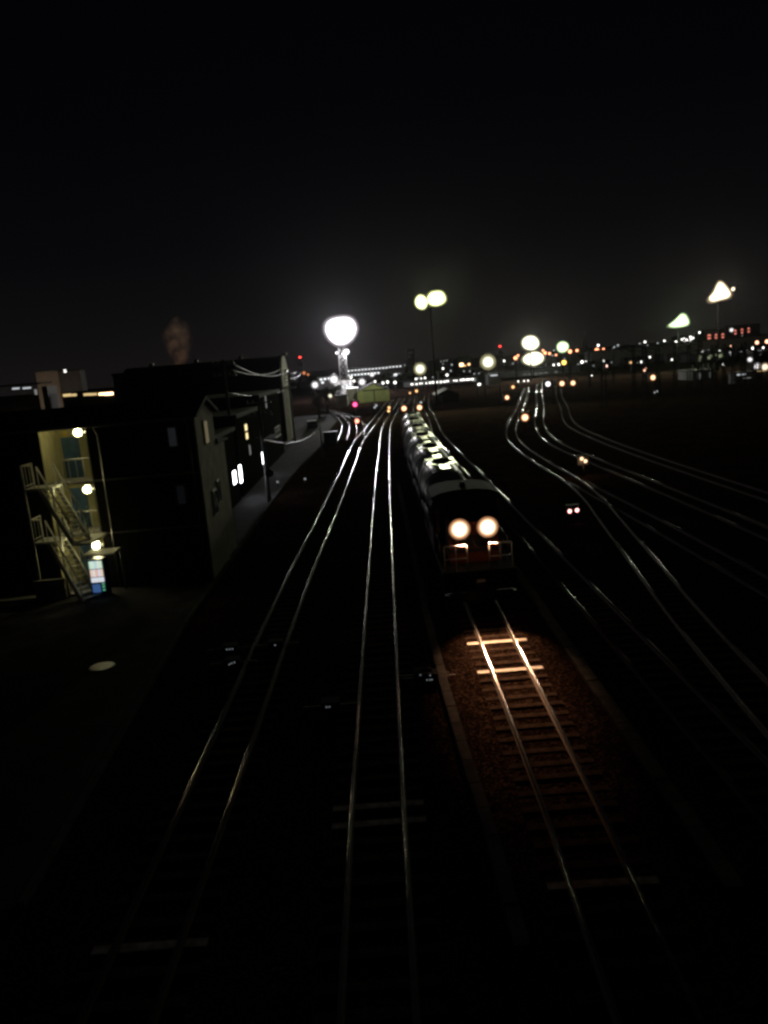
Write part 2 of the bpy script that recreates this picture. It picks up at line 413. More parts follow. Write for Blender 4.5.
# floodlight: round lamp on a yoke, lens convex, aimed along -Y and a little down
def flood(c, r, lens, parent, back=0.8, tilt=0.25):
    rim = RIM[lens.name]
    c = Vector(c) + Vector((0, random.uniform(-.25,.1), 0))
    ax = Vector((0, -math.cos(tilt), -math.sin(tilt)))
    h = MB().lathe(c, ax, [(-back, r*.35), (-back*.6, r*.7), (0, r*1.03), (0.06, r*1.03)], 16)
    h.bar(Vector(c)+Vector((0,back,0)), Vector(c)+Vector((0,back*0.5,0)), 0.12)
    ho = h.build('floodlight', DARK, parent)
    MB().lathe(c, ax, [(0.065, r*.84), (0.10+r*.12, r*.75), (0.12+r*.26, r*.45), (0.13+r*.3, r*.1)], 16).build('lens', lens, ho)
    MB().lathe(c, ax, [(0.062, r*.99), (0.075, r*.97), (0.085, r*.845)], 16).build('halo_ring', rim, ho)  # glowing rim paints a coloured fringe round the lens
    return ho

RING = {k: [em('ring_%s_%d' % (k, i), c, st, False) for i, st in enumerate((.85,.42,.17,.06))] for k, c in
        (('tower_lens',(1,.92,1)),('mast_lens',(.95,1,.35)),('green_lens',(.7,1,.45)),('warm_lens',(1,.76,.45)),('lamp_lens',(1,.95,.55)))}  # rings dimming outward, painting the halo of each lamp
def ell(rx, rz, k=9, wob=.07, seed=1):
    q = random.Random(seed)
    return [(rx*(1+q.uniform(-wob,wob))*math.cos(2*math.pi*i/k+.3), rz*(1+q.uniform(-wob,wob))*math.sin(2*math.pi*i/k+.3)) for i in range(k)]
def lamp_bank(cx, cz, outline, s, lens, parent, y=-.9):
    """lamp bank shaped to its glare: dark tray, rings painting a halo, bright glass"""
    pts = [(x*s, z*s) for x, z in outline]
    for _ in range(3):
        pts = [p for i in range(len(pts)) for p in ((pts[i][0]*.75+pts[(i+1)%len(pts)][0]*.25, pts[i][1]*.75+pts[(i+1)%len(pts)][1]*.25),
                                                    (pts[i][0]*.25+pts[(i+1)%len(pts)][0]*.75, pts[i][1]*.25+pts[(i+1)%len(pts)][1]*.75))]
    k = len(pts); mx = sum(p[0] for p in pts)/k; mz = sum(p[1] for p in pts)/k
    size = max(abs(p[0]-mx) for p in pts)
    def rings(mb, spec, mats=None):
        for f, dy in spec:
            mb.v += [(cx+mx+(p[0]-mx)*f, y+dy*size, cz+mz+(p[1]-mz)*f) for p in pts]
        n0 = len(mb.v)-k*len(spec)
        for i in range(len(spec)-1):
            if mats: mb.cur = mats[i]
            for j in range(k):
                j2 = (j+1) % k; mb.face([n0+i*k+j, n0+i*k+j2, n0+(i+1)*k+j2, n0+(i+1)*k+j], True)
        return n0
    h = MB(); n0 = rings(h, [(.5,.55),(.9,.35),(1.22,.02),(1.22,.0)]); h.face([n0+j for j in range(k)]); h.face([n0+3*k+j for j in range(k)])
    ho = h.build('lamp_bank', DARK, parent)
    g_ = MB(); n0 = rings(g_, [(.94,-.03),(.8,-.1),(.5,-.19),(.15,-.23)]); g_.face([n0+3*k+j for j in range(k)]); g_.build('lens', lens, ho)
    rf_ = MB(); rings(rf_, [(.945,-.028),(1.01,-.022),(1.07,-.016),(1.14,-.011),(1.21,-.006)], [0,1,2,3]); rf_.build('halo_ring', RING[lens.name], ho)  # emissive rings fade outward to paint the lamp's halo
    return ho
# --- great lattice light tower
tw = D(340, 331, 250); tb = Vector((D(344,392,250).x, 250, G)); cx = tw.x
tower = thing('light_tower', 'tall lattice lighting tower with one huge dazzling white lamp cluster', 'light tower', (cx, 250, G))
TH_ = tw.z - G
lm = MB()
def leg(s1, s2, z): w = 1.35 - 0.45*z/TH_; return Vector((s1*w, s2*w, z))
for s1 in (-1,1):
    for s2 in (-1,1): lm.bar(leg(s1,s2,0), leg(s1,s2,TH_-2), 0.22)
nb = 9
for i in range(nb):
    z0, z1 = (TH_-2)*i/nb, (TH_-2)*(i+1)/nb
    for a, b in (((-1,-1),(1,-1)),((1,-1),(1,1)),((1,1),(-1,1)),((-1,1),(-1,-1))):
        lm.bar(leg(*a,z0), leg(*b,z1), 0.1); lm.bar(leg(*b,z0), leg(*a,z1), 0.1); lm.bar(leg(*a,z1), leg(*b,z1), 0.12)
lm.build('lattice_mast', GALV, tower)
pf = MB().box(-3.6,3.6,-1.4,1.4,TH_-2.6,TH_-2.4)
for x in (-3.6,-1.8,0,1.8,3.6): pf.bar((x,0,TH_-2.4),(x,0,TH_+3.4),0.14)
for z in (-2,0,2,3.4): pf.bar((-4,0,TH_+z),(4,0,TH_+z),0.12)
pf.build('lamp_frame', GALV, tower)
lamp_bank(.2, TH_+.1, [(-16,3),(-12,11),(0,13.5),(12,12),(17,3),(14.5,-6),(6,-14),(-5,-14.5),(-13,-7)], .315, L_TOWER, tower, -1.3)
flood((1.5, -1.5, D(344.5,352,250).z-G), 0.95, L_TOWER, tower); flood((-1.6,-1.5, D(336,353,250).z-G), 0.45, L_TOWER, tower)

def mast(px, py, base_py, dist, spots, lens, label, group=None, r=0.9, poler=0.16):
    c = D(px, py, dist); root = thing('floodlight_mast', label, 'floodlight mast', (c.x, dist, G), 0, group)
    h = c.z-G
    MB().tube([(0,0,0),(0,0,h*.5),(0,0,h+0.4)], [poler*1.5, poler*1.15, poler*.8], 10).build('pole', MATTE, root)
    fr = MB(); xs = [q[0] for q in spots]
    fr.bar((min(xs)-.4,-.25,h-.9),(max(xs)+.4,-.25,h-.9),0.14); fr.bar((min(xs)-.3,-.25,h+.7),(max(xs)+.3,-.25,h+.7),0.12)
    fr.box(min(xs)-.5,max(xs)+.5,-.3,.6,h-1.25,h-1.15)
    fr.build('lamp_frame', DARK, root)
    for q in spots:
        if len(q) == 4: lamp_bank(q[0], h+q[1], q[2], q[3], lens, root)
        else: flood((q[0], -.9, h+q[1]), r, lens, root, 0.6)
    return root
# yellow-green twin cluster behind the train
mast(430, 300, 405, 150, [(-1.75,-.3,ell(6.2,7.2,9,.1,2),.19),(1.15,.15,ell(9.8,7.8,9,.1,3),.19)], L_GREEN,
     'tall thin mast with two clusters of yellow green floodlights over the tank train', r=.45)
mast(530, 343, 0, 250, [(0,0,ell(8.6,7.4,9,.08,4),.32)], L_LAMP,
     'floodlight mast with the upper of two stacked round lights, right of centre', r=.68)
mast(533, 358, 0, 265, [(0,-.3,ell(10.4,6.6,10,.08,5),.34)], L_LAMP,
     'low floodlight mast with a wide lamp row directly beneath another round light', r=.68)
mast(562, 347, 0, 300, [(0,0,ell(6.2,5.6,8,.08,6),.38)], L_GREEN2, 'floodlight mast with a round pale green lamp left of the thin spire', r=.68)
mast(678, 321, 0, 230, [(0,0,[(2,7),(6,6),(9,1),(10,-4),(4,-6),(-7,-6),(-12,-4),(-7,-1),(-2,3)],.29)], L_GREEN2,
     'tall mast with a triangular green tinted floodlight cluster on the right', r=.55)
mast(718, 292, 0, 210, [(0,0,[(-1,10),(3,9),(8,3),(12,-3),(9,-7),(1,-8),(-8,-10),(-12,-6),(-6,0),(-4,5)],.262),(3.5,.4)], L_WARM,
     'tallest mast on the right with a warm white triangular floodlight cluster', r=.55)

# street lamps, each bulb inside a glowing shell that paints its halo
def lamp(px, py, dist, dpx, lens, label, group=None, cap=True):
    c = D(px, py, dist); r = dpx/2*dist/FPX; h = c.z-G
    root = thing('street_lamp', label, 'street lamp', (c.x, dist, G), 0, group)
    MB().tube([(0,.0,0),(0,.0,h-r*.9)], [0.11,0.07], 8).build('pole', DARK, root)
    hd = MB().lathe((0,0,h+r*1.16), (0,0,1), [(0, r*.5),(r*.1, r*.45),(r*.2, r*.12)], 14)
    ho = hd.build('lamp_head', DARK, root)
    MB().ball((0,0,h), r*.82, r*.82, r*.8, 16, 10).build('bulb', lens, ho)
    MB().ball((0,0,h), r*1.22, r*1.22, r*1.2, 16, 10).build('halo_globe', HALO_SHELL[lens.name], ho) if lens.name in HALO_SHELL else None
    return root
lamp(420, 369, 200, 10.5, L_LAMP, 'round white street lamp above the far end of the tank train')
lamp(488, 362, 215, 13, L_LAMP, 'bright round yard lamp beside the small apartment block with orange lights')
lamp(334, 379.5, 230, 8.5, L_WHITE, 'white street lamp left of the lattice tower foot, the larger of two there')
lamp(315, 385, 190, 6.5, L_WHITE, 'white street lamp by the road left of the lattice tower')
lamp(330, 396, 185, 4, L_LAMP, 'small low lamp beside the road in front of the dark tree')
lamp(362, 382, 262, 6.5, L_WHITE, 'round white lamp above the left slope of the green shed roof')
lamp(372, 374.5, 330, 4.5, L_WHITE, 'small white lamp in front of the long lit office building')
lamp(564, 362.5, 260, 5.5, L_AMBER, 'small amber lamp below the pale green floodlight')
lamp(757, 366, 150, 6, L_WHITE, 'bright white lamp in the dark block at the right edge of the photo')
lamp(750, 359.5, 170, 4.5, L_WHITE, 'small white lamp left of the bright lamp at the right edge')
lamp(765, 367, 145, 7, L_WARM, 'warm bright lamp cut by the right edge of the photo')
lamp(731.5, 330, 330, 3.6, L_WHITE, 'lone small white lamp between the two blocks with red windows')

# small far lights of the town: low lamps nothing tells apart, and some that colour does
tiny_lbl = 'tiny far white town lamp on a thin post near the horizon'
proto = {}
def tiny(px, py, dist, dpx, lens, label, group):
    c = D(px, py, dist); r = dpx/2*dist/FPX; h = max(c.z-G, r+.2)
    root = thing('town_lamp', label, 'town lamp', (c.x, dist, G), 0, group)
    MB().tube([(0,0,0),(0,0,h-r*.8)], 0.09, 6).build('pole', DARK, root)
    MB().ball((0,0,h), r, r, r, 8, 6).build('lens', lens, root)
for q in [(351,377.5,2),(354,381,2),(375,381.5,1.8),(383,383,2.2),(387.5,382,2.4),(395,382.5,2.6),(416,379,1.8),(421,378.5,1.8),(425,378,1.8),(443,368.5,1.8),
          (447,375,2.2),(478,387,2),(480,391,2.2),(504,361,2),(554,370,2),(559,371,2.2),(582,362,2.6),(586,360.5,2.4),(596,359,2),(650,361,1.8),(655,360.5,1.6),
          (645,342,2),(676,342,2.2),(697,342,2),(699.5,332.5,1.8),(719.5,369.5,2.2),(723,380,1.8),(753,348.5,2.6),(763,348,2),(604,361,1.8),(519,400,1.6),(525,401,1.4),(529,400.5,1.4),(592,380,1.2)]:
    tiny(q[0], q[1], 420 if q[1] < 375 else 240, q[2], L_SMALL, tiny_lbl, 'tiny far town lamps')
rt = random.Random(3)
for k in range(46):
    px = rt.uniform(402, 768); hy = 362-.082*(px-384)
    tiny(px, hy+rt.choice((4,9,14,20,27))+rt.uniform(-2,3), 380, rt.uniform(1.0,1.7), L_DIMW, 'faint tiny white lamp among the dark town and yard buildings', 'faint tiny town lamps')
for k in range(34):
    px = rt.uniform(590, 768); hy = 362-.082*(px-384)
    tiny(px, hy+rt.choice((3,8,12,18,24,31))+rt.uniform(-2.5,3), 340, rt.uniform(1.2,2.2), (L_DIMW, L_SMALL, L_FAINT)[k % 3], 'small scattered white lamp in the dark right half of the town', 'scattered lamps on the right')
for q in [(515.5,358,3.4),(518,355.5,2),(545,353,3),(549.5,353.5,2.4),(543,350.5,2),(556,355,1.8),(570,351.5,3.6),(577,350.5,2.6),(597,350.5,4.6),(603.5,349.5,2.6),(601.5,354,2)]:
    tiny(q[0], q[1], 430, q[2], em('town_orange', (1,.34,.16), 4, False), 'tiny orange red town lamp along the horizon below the floodlights', 'tiny orange red town lamps')
for q in [(757,342.5,3.4),(767,341.5,3.6),(731,346,1.6)]:
    tiny(q[0], q[1], 300, q[2], em('town_peach', (1,.5,.3), 3, False), 'small peach coloured lamp near the right edge above the white lamps', 'peach lamps at the right edge')

# ------------------------------------------------------------------ railway signal lamps
def marker(px, py, z, dpx, lens, label, lens2=None, group=None, cat='signal lamp', name='shunting_signal', w=None, halo=None):
    """short post with a black head and round lenses; z = lamp height above the rail"""
    c = P(px, py, z); r = dpx/2*c.y/FPX
    root = thing(name, label, cat, (c.x, c.y, G), 0, group); h = z-G
    MB().tube([(0,.1,0),(0,.1,h)], 0.05, 8).build('post', DARK, root)
    hb = MB().box(-r*1.5-.05, r*1.5+.05, .02, .3, h-r*1.4-.05, h+r*1.4+.05)
    hb.bar((-r*1.2,-.15,h+r*1.35),(r*1.2,-.15,h+r*1.35),.34,.03)
    ho = hb.build('signal_head', BLACK, root)
    if lens2 is None:
        MB().lathe((0,0.03,h), (0,-1,0), [(0.04,r*.78),(r*.2,r*.7),(r*.4,r*.45),(r*.5,r*.1)], 14).build('lens', lens, ho)
        if lens.name in RIM_MK: MB().lathe((0,0.03,h), (0,-1,0), [(.02,r*1.12),(.035,r*1.1),(.042,r*.79)], 14).build('halo_ring', RIM_MK[lens.name], ho)  # emissive ring paints the glow round the lens
    else:
        for k, (dx, dz) in enumerate(lens2):
            q = MB().lathe((dx*r,0.03,h+dz*r), (0,-1,0), [(0,r*.55),(r*.15,r*.5),(r*.3,r*.25)], 12).build('lens', lens, ho)
    return root
marker(404,408.5,2.2,5.6,L_YELLOW,'orange signal lamp at the tank train tail, the left one of the pair')
marker(419.5,407.5,2.2,5.6,L_YELLOW,'orange signal lamp beside the shining curved rail at the far end of the tank train')
marker(357,421,1.2,5.0,em('sig_salmon',(1,.42,.28),2.4,False),'salmon orange ground signal between the junction rails')
marker(355,404.5,2.2,5.4,L_PINK,'magenta red signal lamp in front of the green shed')
marker(389,409.5,1.0,4.6,L_ORANGE,'small orange signal with two stacked lamps beside the green shed door',lens2=[(-.2,-.6),(.1,.8)])
marker(375.5,406.5,.9,3.4,L_DIMW,'dim white ground signal under the green shed door',lens2=[(-.5,-.5),(.5,.5)])
marker(525,417.5,1.0,7.4,L_YELLOW,'round yellow marker lamp between the two shining S curved tracks')
marker(583.5,460,1.1,6.6,L_YELLOW,'low signal with two diagonal warm lamps throwing light on the ballast',lens2=[(-.5,.42),(.62,-.42)])
marker(573.5,511,.5,7.5,em('sig_redwhite',(1,.42,.38),4,False),'low marker with two small red lamps side by side',lens2=[(-1.0,0),(1.0,.12)],name='red_marker')
marker(507,397.5,1.6,4.6,L_YELLOW,'yellow lamp standing alone left of the shining far rails')
marker(513,387,1.6,3.4,L_ORANGE,'small orange lamp just above the lone yellow lamp')
marker(548,384,2.0,6.2,L_WHITE,'white yard signal right of the shining far rails, leftmost of the row of three')
marker(562,383.5,2.0,5.4,L_YELLOW,'warm yard signal in the middle of the row of three')
marker(573,383,2.0,5.2,L_YELLOW,'warm yard signal at the right end of the row of three')
marker(653,377.5,2.2,5.6,L_YELLOW,'lone warm white signal lamp in the dark right part of the yard')
marker(645,369.5,4,3.2,em('sig_peach',(1,.5,.32),5,False),'small peach signal lamp above the lone warm lamp on the right',lens2=[(-.3,-.6),(.5,.7)])
marker(606.5,366,4,2.8,em('sig_pink',(1,.5,.42),4,False),'small pink signal lamp beside the dark mast below the orange town lamps')
marker(631,362.5,4,2.2,L_ORANGE,'tiny orange lamp on the small greenish hut')
marker(656,392,1,2.4,L_DIMW,'tiny twin lamps low in the dark right yard',lens2=[(-1,-.3),(1,.5)],name='ground_marker')
marker(421,403,1.2,3.4,L_DIMW,'dim white lamp above the far orange signal pair',name='ground_marker')
marker(416.5,391,2.5,3,L_ORANGE,'small orange lamp left of the dark gabled hut')
marker(410,393,2.5,2,L_ORANGE,'tiniest orange lamp beyond the train tail')

# small track side glints, painted as glowing dots on point machines
def pointmachine(px, py, dots, label):
    c = P(px, py, -0.1); root = thing('point_machine', label, 'point machine', (c.x, c.y, G))
    MB().box(-.26,.26,-.2,.2,0,.27).build('housing', MATTE, root)
    MB().bar((-.8,0,.1),(-.26,0,.1),.05).build('rod', RUST, root); MB().bar((.26,0,.1),(.8,0,.1),.05).build('rod', RUST, root)
    s = c.y/FPX
    for dx, dz in dots:
        MB().lathe((dx*s, -.21, .16+dz*s), (0,-1,0), [(0,s*.6),(.01,s*.55),(.03,s*.2)], 8).build('glint_dot', em('painted_glint',(.75,.85,.9),.35,False), root)  # glint drawn as a small emissive disc
pointmachine(423,675,[(-3,.8),(-1.3,.8),(.3,.8),(3,-4)][:3],'point machine with three painted white glints beside the cable trough')
pointmachine(429.5,677.5,[(-3,-2),(0,-2),(2.2,-2),(.5,3)],'point machine with four painted white glints nearest the lit track')
pointmachine(231,649,[(-3,0),(0,0),(3,0)],'point machine with painted white glints left of the bright curved track, the farther one')
pointmachine(233,663,[(-2.5,-1),(0,0),(3,.8)],'point machine with painted white glints left of the bright curved track, the nearer one')
pointmachine(331,706,[(-4,0),(-1,0)],'point machine with two painted glints left of the straight shining track')
pointmachine(276,645,[(0,0)],'point machine with a single painted glint beside the bright curved track')

# ------------------------------------------------------------------ locomotive
LY0 = 28.6; LX = 3.46
loco = thing('diesel_locomotive', 'orange diesel locomotive with two dazzling headlights heading the tank train', 'locomotive', (LX, LY0, 0))
def rbox(x0,x1,y0,y1,z0,z1,c=.12):
    # box with chamfered upper edges, long axis y
    return [(x0,z0),(x1,z0),(x1,z1-c*1.6),(x1-c,z1-c*.45),(x1-2.6*c,z1),(x0+2.6*c,z1),(x0+c,z1-c*.45),(x0,z1-c*1.6)]
MB().prism(rbox(-.98,.98,0,0,1.3,2.95,.13), 1.3, 3.7, 'y').build('hood', ORANGE, loco)
MB().prism(rbox(-.98,.98,0,0,1.3,3.02,.13), 6.05, 10.4, 'y').build('hood', ORANGE, loco)
band = MB().prism([(-.985,1.72),(.985,1.72),(.985,1.9),(-.985,1.9)], 1.285, 3.69, 'y'); band.build('white_stripe', GREYP, loco)
fr = MB().box(-1.4,1.4,.25,10.6,1.02,1.28); fr.box(-1.42,1.42,0,.25,.55,1.3)
fr.box(-1.1,1.1,-.12,.0,.7,1.1); fr.build('frame', MATTE, loco)
# black front panel with grille between the lamps
fp = MB().box(-.62,.62,1.262,1.3,1.95,2.45)
for i in range(8): fp.box(-.58,.58,1.235,1.262,1.99+i*.056,2.015+i*.056)
fp.build('front_grille', BLACK, loco)
cb = MB().prism([(-1.43,1.28),(1.43,1.28),(1.43,3.35),(1.32,3.52),(-1.32,3.52),(-1.43,3.35)], 3.7, 6.05, 'y').build('cab', ORANGE, loco)
cr_ = MB().prism([(-1.5,3.525),(1.5,3.525),(1.42,3.66),(1.05,3.8),(.5,3.88),(-.5,3.88),(-1.05,3.8),(-1.42,3.66)], 3.55, 6.2, 'y').build('cab_roof', GREYP, cb)
for x0, x1 in ((-1.3,-.99),(-.9,-.1),(.1,.9),(.99,1.3)):
    fw = MB().box(x0-.05,x1+.05,3.665,3.697,(3.06 if abs(x0+x1)<1.5 else 2.1)-.04,3.42).build('window', GREYP, cb)
    MB().box(x0,x1,3.645,3.663,(3.06 if abs(x0+x1)<1.5 else 2.1),3.38).build('pane', GLASS, fw)
for sx in (-1,1):
    sw = MB().box(sx*1.433 if sx>0 else -1.46, 1.46 if sx>0 else -1.433, 4.0, 5.7, 2.3, 3.2).build('window', GREYP, cb)
    MB().box(sx*1.462 if sx>0 else -1.475, 1.475 if sx>0 else -1.462, 4.08, 5.62, 2.38, 3.12).build('pane', GLASS, sw)
exh = MB().lathe((-.35,8.2,3.0),(0,0,1),[(0,.22),(.35,.2),(.36,.15)],14); exh.build('exhaust', BLACK, loco)
fan = MB().lathe((0,9.4,3.0),(0,0,1),[(0,.62),(.1,.62),(.12,.5)],18); fan.build('radiator_fan', DARK, loco)
MB().lathe((.0,4.4,3.87),(0,0,1),[(0,.14),(.18,.12),(.22,.05)],12).build('horn', DARK, loco)
hl = []
for sx in (-1,1):
    hx = sx*.555; hz = 2.72
    hh = MB().lathe((hx,1.45,hz),(0,-1,0),[(0,.33),(.2,.40),(.28,.445),(.286,.445),(.286,.33)],24).build('headlight', DARK, loco)
    MB().lathe((hx,1.15,hz),(0,-1,0),[(0,.265),(.03,.255),(.08,.19),(.105,.1),(.11,.01)],24).build('lens', L_HEAD, hh)
    MB().lathe((hx,1.15,hz),(0,-1,0),[(-.004,.345),(-.001,.34),(.003,.267)],24).build('halo_ring', em('halo_inner',(1,.62,.36),1.15,False), hh)  # bright inner ring of the painted headlight halo
    MB().lathe((hx,1.15,hz),(0,-1,0),[(-.012,.42),(-.008,.415),(-.005,.347)],24).build('halo_ring', em('halo_outer',(1,.44,.2),.42,False), hh)  # dim orange outer ring of the painted headlight halo
    # marker lamps low on the hood (dark)
    MB().lathe((sx*.78,1.3,2.12),(0,-1,0),[(0,.09),(.06,.09),(.08,.05)],12).build('tail_lamp', GLASS, loco)
# end platform handrails (two sections with a gap)
for sx in (-1,1):
    hr = MB(); x0, x1 = sx*.42, sx*1.3
    for x in (x0, (x0+x1)/2, x1): hr.tube([(x,.12,1.28),(x,.12,2.3)],.022,6)
    hr.bar((x0,.12,2.3),(x1,.12,2.3),.055,.05); hr.tube([(x0,.12,1.8),(x1,.12,1.8)],.02,6)
    hr.build('handrail', WHITEP, loco)
    sr = MB()
    for i in range(8): sr.tube([(sx*1.36,1.5+i*1.25,1.28),(sx*1.36,1.5+i*1.25,2.2)],.018,6)
    sr.tube([(sx*1.36,1.5,2.2),(sx*1.36,3.6,2.2)],.02,6); sr.tube([(sx*1.36,6.2,2.2),(sx*1.36,10.3,2.2)],.02,6)
    sr.build('handrail', GALV, loco)
    st = MB()
    for z in (.35,.68): st.box(min(sx*1.1,sx*1.4),max(sx*1.1,sx*1.4),.05,.3,z,z+.04)
    st.bar((sx*1.1,.17,.35),(sx*1.1,.17,1.0),.04); st.bar((sx*1.4,.17,.35),(sx*1.4,.17,1.0),.04); st.build('step', DARK, loco)
cp = MB().box(-.16,.16,-.55,0,.72,1.02); cp.box(-.22,.05,-.68,-.5,.7,1.04); cp.build('coupler', RUST, loco)
sp_ = MB(); sp_.prism([(-1.2,.12),(1.2,.12),(1.25,.5),(-1.25,.5)], -.08, .05, 'y'); sp_.build('snow_guard', BLACK, loco)
hs = MB()
for x in (-.5,.45): hs.tube([(x,-.05,.95),(x,-.2,.7),(x+.05,-.16,.4),(x+.1,-.05,.55)],.03,6)
hs.build('brake_hose', BLACK, loco)
for y in (1.6,3.2,4.8,7.6,9.2):
    ws = MB()
    for sx in (-1,1): ws.lathe((sx*.5,y,.43),(sx,0,0),[(0,.46),(.03,.43),(.13,.43)],20)
    ws.tube([(-.5,y,.43),(.5,y,.43)],.07,8); ws.build('wheelset', RUST, loco)
bg_ = MB()
for sx in (-1,1):
    bg_.box(sx*.82-.06,sx*.82+.06,1.1,5.3,.35,.75); bg_.box(sx*.82-.06,sx*.82+.06,7.1,9.7,.35,.75)
bg_.build('bogie', BLACK, loco)
# the headlight beams
for sx in (-1,1):
    spot('headlight_beam', (LX+sx*.555, LY0+.98, 2.72), (LX+sx*.4-.15, 23.6, 0), 5000, (1,.52,.27), 32, 1.0, .12)
    point('headlight_glow', (LX+sx*.555, LY0+.80, 2.70), 2.4, (1,.52,.24), .1)

# ------------------------------------------------------------------ tank wagons
def tank():
    t = thing('tank_wagon', 'x', 'tank wagon', (0,0,0))
    prof = [(0,.25),(.06,.7),(.16,1.0),(.32,1.16),(.45,1.2),(3.4,1.27),(3.9,1.27),(6.95,1.2),(7.08,1.16),(7.24,1.0),(7.34,.7),(7.4,.25)]
    MB().lathe((0,.4,2.3),(0,1,0),prof,32).build('tank', TANK, t)
    f = MB().box(-1.15,1.15,.15,8.05,.85,1.05); f.box(-1.2,1.2,.1,.3,.7,1.1); f.box(-1.2,1.2,7.9,8.1,.7,1.1)
    for sx in (-1,1):
        for y in (1.2,4.1,7.0): f.prism([(sx*.55,1.05),(sx*1.12,1.05),(sx*1.2,1.9),(sx*1.0,1.6)], y-.1, y+.1, 'y')
    f.build('underframe', BLACK, t)
    d = MB().lathe((0,4.1,3.5),(0,0,1),[(0,.52),(.2,.5),(.3,.44),(.36,.2),(.38,.02)],20)
    d.box(-.2,.2,3.2,3.5,3.5,3.66); d.build('dome_hatch', BLACK, t)
    w = MB()
    w.box(-.8,.8,2.7,3.45,3.61,3.65); w.box(-.8,.8,4.75,5.5,3.61,3.65); w.box(-.25,.25,.9,2.7,3.615,3.645); w.box(-.25,.25,5.5,7.3,3.615,3.645)
    for sx in (-1,1):
        w.box(sx*.82-.03,sx*.82+.03,2.6,5.6,3.5,3.56)
        for y in (2.6,5.6): w.bar((sx*.82,y,3.2),(sx*.82,y,3.56),.05)
    w.build('walkway', mat('walkway_plate',(.75,.76,.70),.3,.8,var=.3), t)
    for sx in (-1,1):
        l = MB()
        for dx in (-.18,.18): l.tube([(sx*1.3,4.1+dx,1.0),(sx*1.3,4.1+dx,2.4),(sx*1.12,4.1+dx,3.1),(sx*.8,4.1+dx,3.52)],.02,6)
        for i in range(7): l.tube([(sx*1.3,3.92,1.2+i*.2),(sx*1.3,4.28,1.2+i*.2)],.015,5)
        l.build('ladder', GALV, t)
    for y in (1.5,6.7): MB().lathe((0,y-.06,2.3),(0,1,0),[(0,1.23),(0.001,1.262),(.119,1.262),(.12,1.23)],32).build('tank_band', BLACK, t)
    for y in (1.5,6.7):
        bo = MB()
        for sx in (-1,1): bo.box(sx*.8-.06,sx*.8+.06,y-1.15,y+1.15,.35,.7)
        bo.box(-.8,.8,y-.2,y+.2,.4,.8)
        bo2 = bo.build('bogie', BLACK, t); ws = MB()
        for yy in (y-.75,y+.75):
            for sx in (-1,1): ws.lathe((sx*.5,yy,.42),(sx,0,0),[(0,.45),(.03,.42),(.13,.42)],16)
        ws.build('wheelset', RUST, bo2)
    c = MB().box(-.12,.12,-.18,.12,.75,1.0); c.box(-.12,.12,8.08,8.38,.75,1.0); c.build('coupler', RUST, t)
    return t
ords = ['directly behind the locomotive','second from the locomotive','third from the locomotive','fourth from the locomotive','next to last in the train','at the tail of the train']
Y = LY0 + 10.95; proto_t = None
for i, s_ in enumerate(ords):
    X = herm(T1, Y); ang = -math.atan((herm(T1,Y+8.2)-X)/8.2)
    lb = 'grey tank wagon with black dome hatch, ' + s_
    if proto_t is None: proto_t = tank(); proto_t.location = (X,Y,0); proto_t.rotation_euler = (0,0,ang); proto_t['label'] = lb; proto_t['group'] = 'tank wagons of the train'; bpy.context.view_layer.update()
    else: dup(proto_t, (X,Y,0), ang, lb)
    Y += 8.3

# ------------------------------------------------------------------ apartment with outside stair
AX0, AX1, AY0, AY1 = -21.0, -8.5, 36.2, 40.3
RX0, RX1, RY = -15.7, -13.45, 38.0       # recess
ap = thing('apartment_building', 'three storey apartment block with an open lamp lit stairwell', 'apartment building', (AX0, AY0, G))
bx = -AX0; by = -AY0; bz = -G
def L(x, y, z): return (x+bx, y+by, z+bz)
HE = 7.72
def lbox(mb, x0,x1,y0,y1,z0,z1): mb.box(x0+bx,x1+bx,y0+by,y1+by,z0+bz,z1+bz); return mb
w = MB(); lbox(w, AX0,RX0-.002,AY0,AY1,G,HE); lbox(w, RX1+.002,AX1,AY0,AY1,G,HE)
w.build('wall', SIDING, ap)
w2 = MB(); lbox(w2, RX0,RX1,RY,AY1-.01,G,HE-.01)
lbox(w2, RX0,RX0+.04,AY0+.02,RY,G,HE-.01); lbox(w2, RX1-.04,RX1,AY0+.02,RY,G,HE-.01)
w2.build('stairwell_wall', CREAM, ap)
gm = MB()  # pale gable wall facing the tracks
ym = (AY0+AY1)/2
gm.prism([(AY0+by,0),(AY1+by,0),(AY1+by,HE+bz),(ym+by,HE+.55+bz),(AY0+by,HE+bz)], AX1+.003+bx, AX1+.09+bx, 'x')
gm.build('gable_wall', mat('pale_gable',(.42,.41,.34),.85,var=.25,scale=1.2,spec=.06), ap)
rf = MB()
t_ = .16
rf.prism([(AY0-.5+by,HE-.15+bz),(ym+by,HE+.62+bz),(AY1+.5+by,HE-.15+bz),(AY1+.5+by,HE-.15+t_+bz),(ym+by,HE+.62+t_+bz),(AY0-.5+by,HE-.15+t_+bz)], AX0-.4+bx, AX1+.32+bx, 'x')
rf.build('roof', ROOF, ap)
def window(root, x0,x1,z0,z1, y, face='y', frame=GALV, glass=GLASS, d=.06, local=True):
    f = MB()
    if face == 'y':
        lbox(f, x0,x1,y-d,y,z0,z1); fo = f.build('window', frame, root)
        p = MB(); lbox(p, x0+.08,x1-.08,y-d-.02,y-d-.003,z0+.08,z1-.08); p.build('pane', glass, fo)
    else:
        lbox(f, y,y+d,x0,x1,z0,z1); fo = f.build('window', frame, root)
        p = MB(); lbox(p, y+d+.003,y+d+.02,x0+.08,x1-.08,z0+.08,z1-.08); p.build('pane', glass, fo)
    return fo
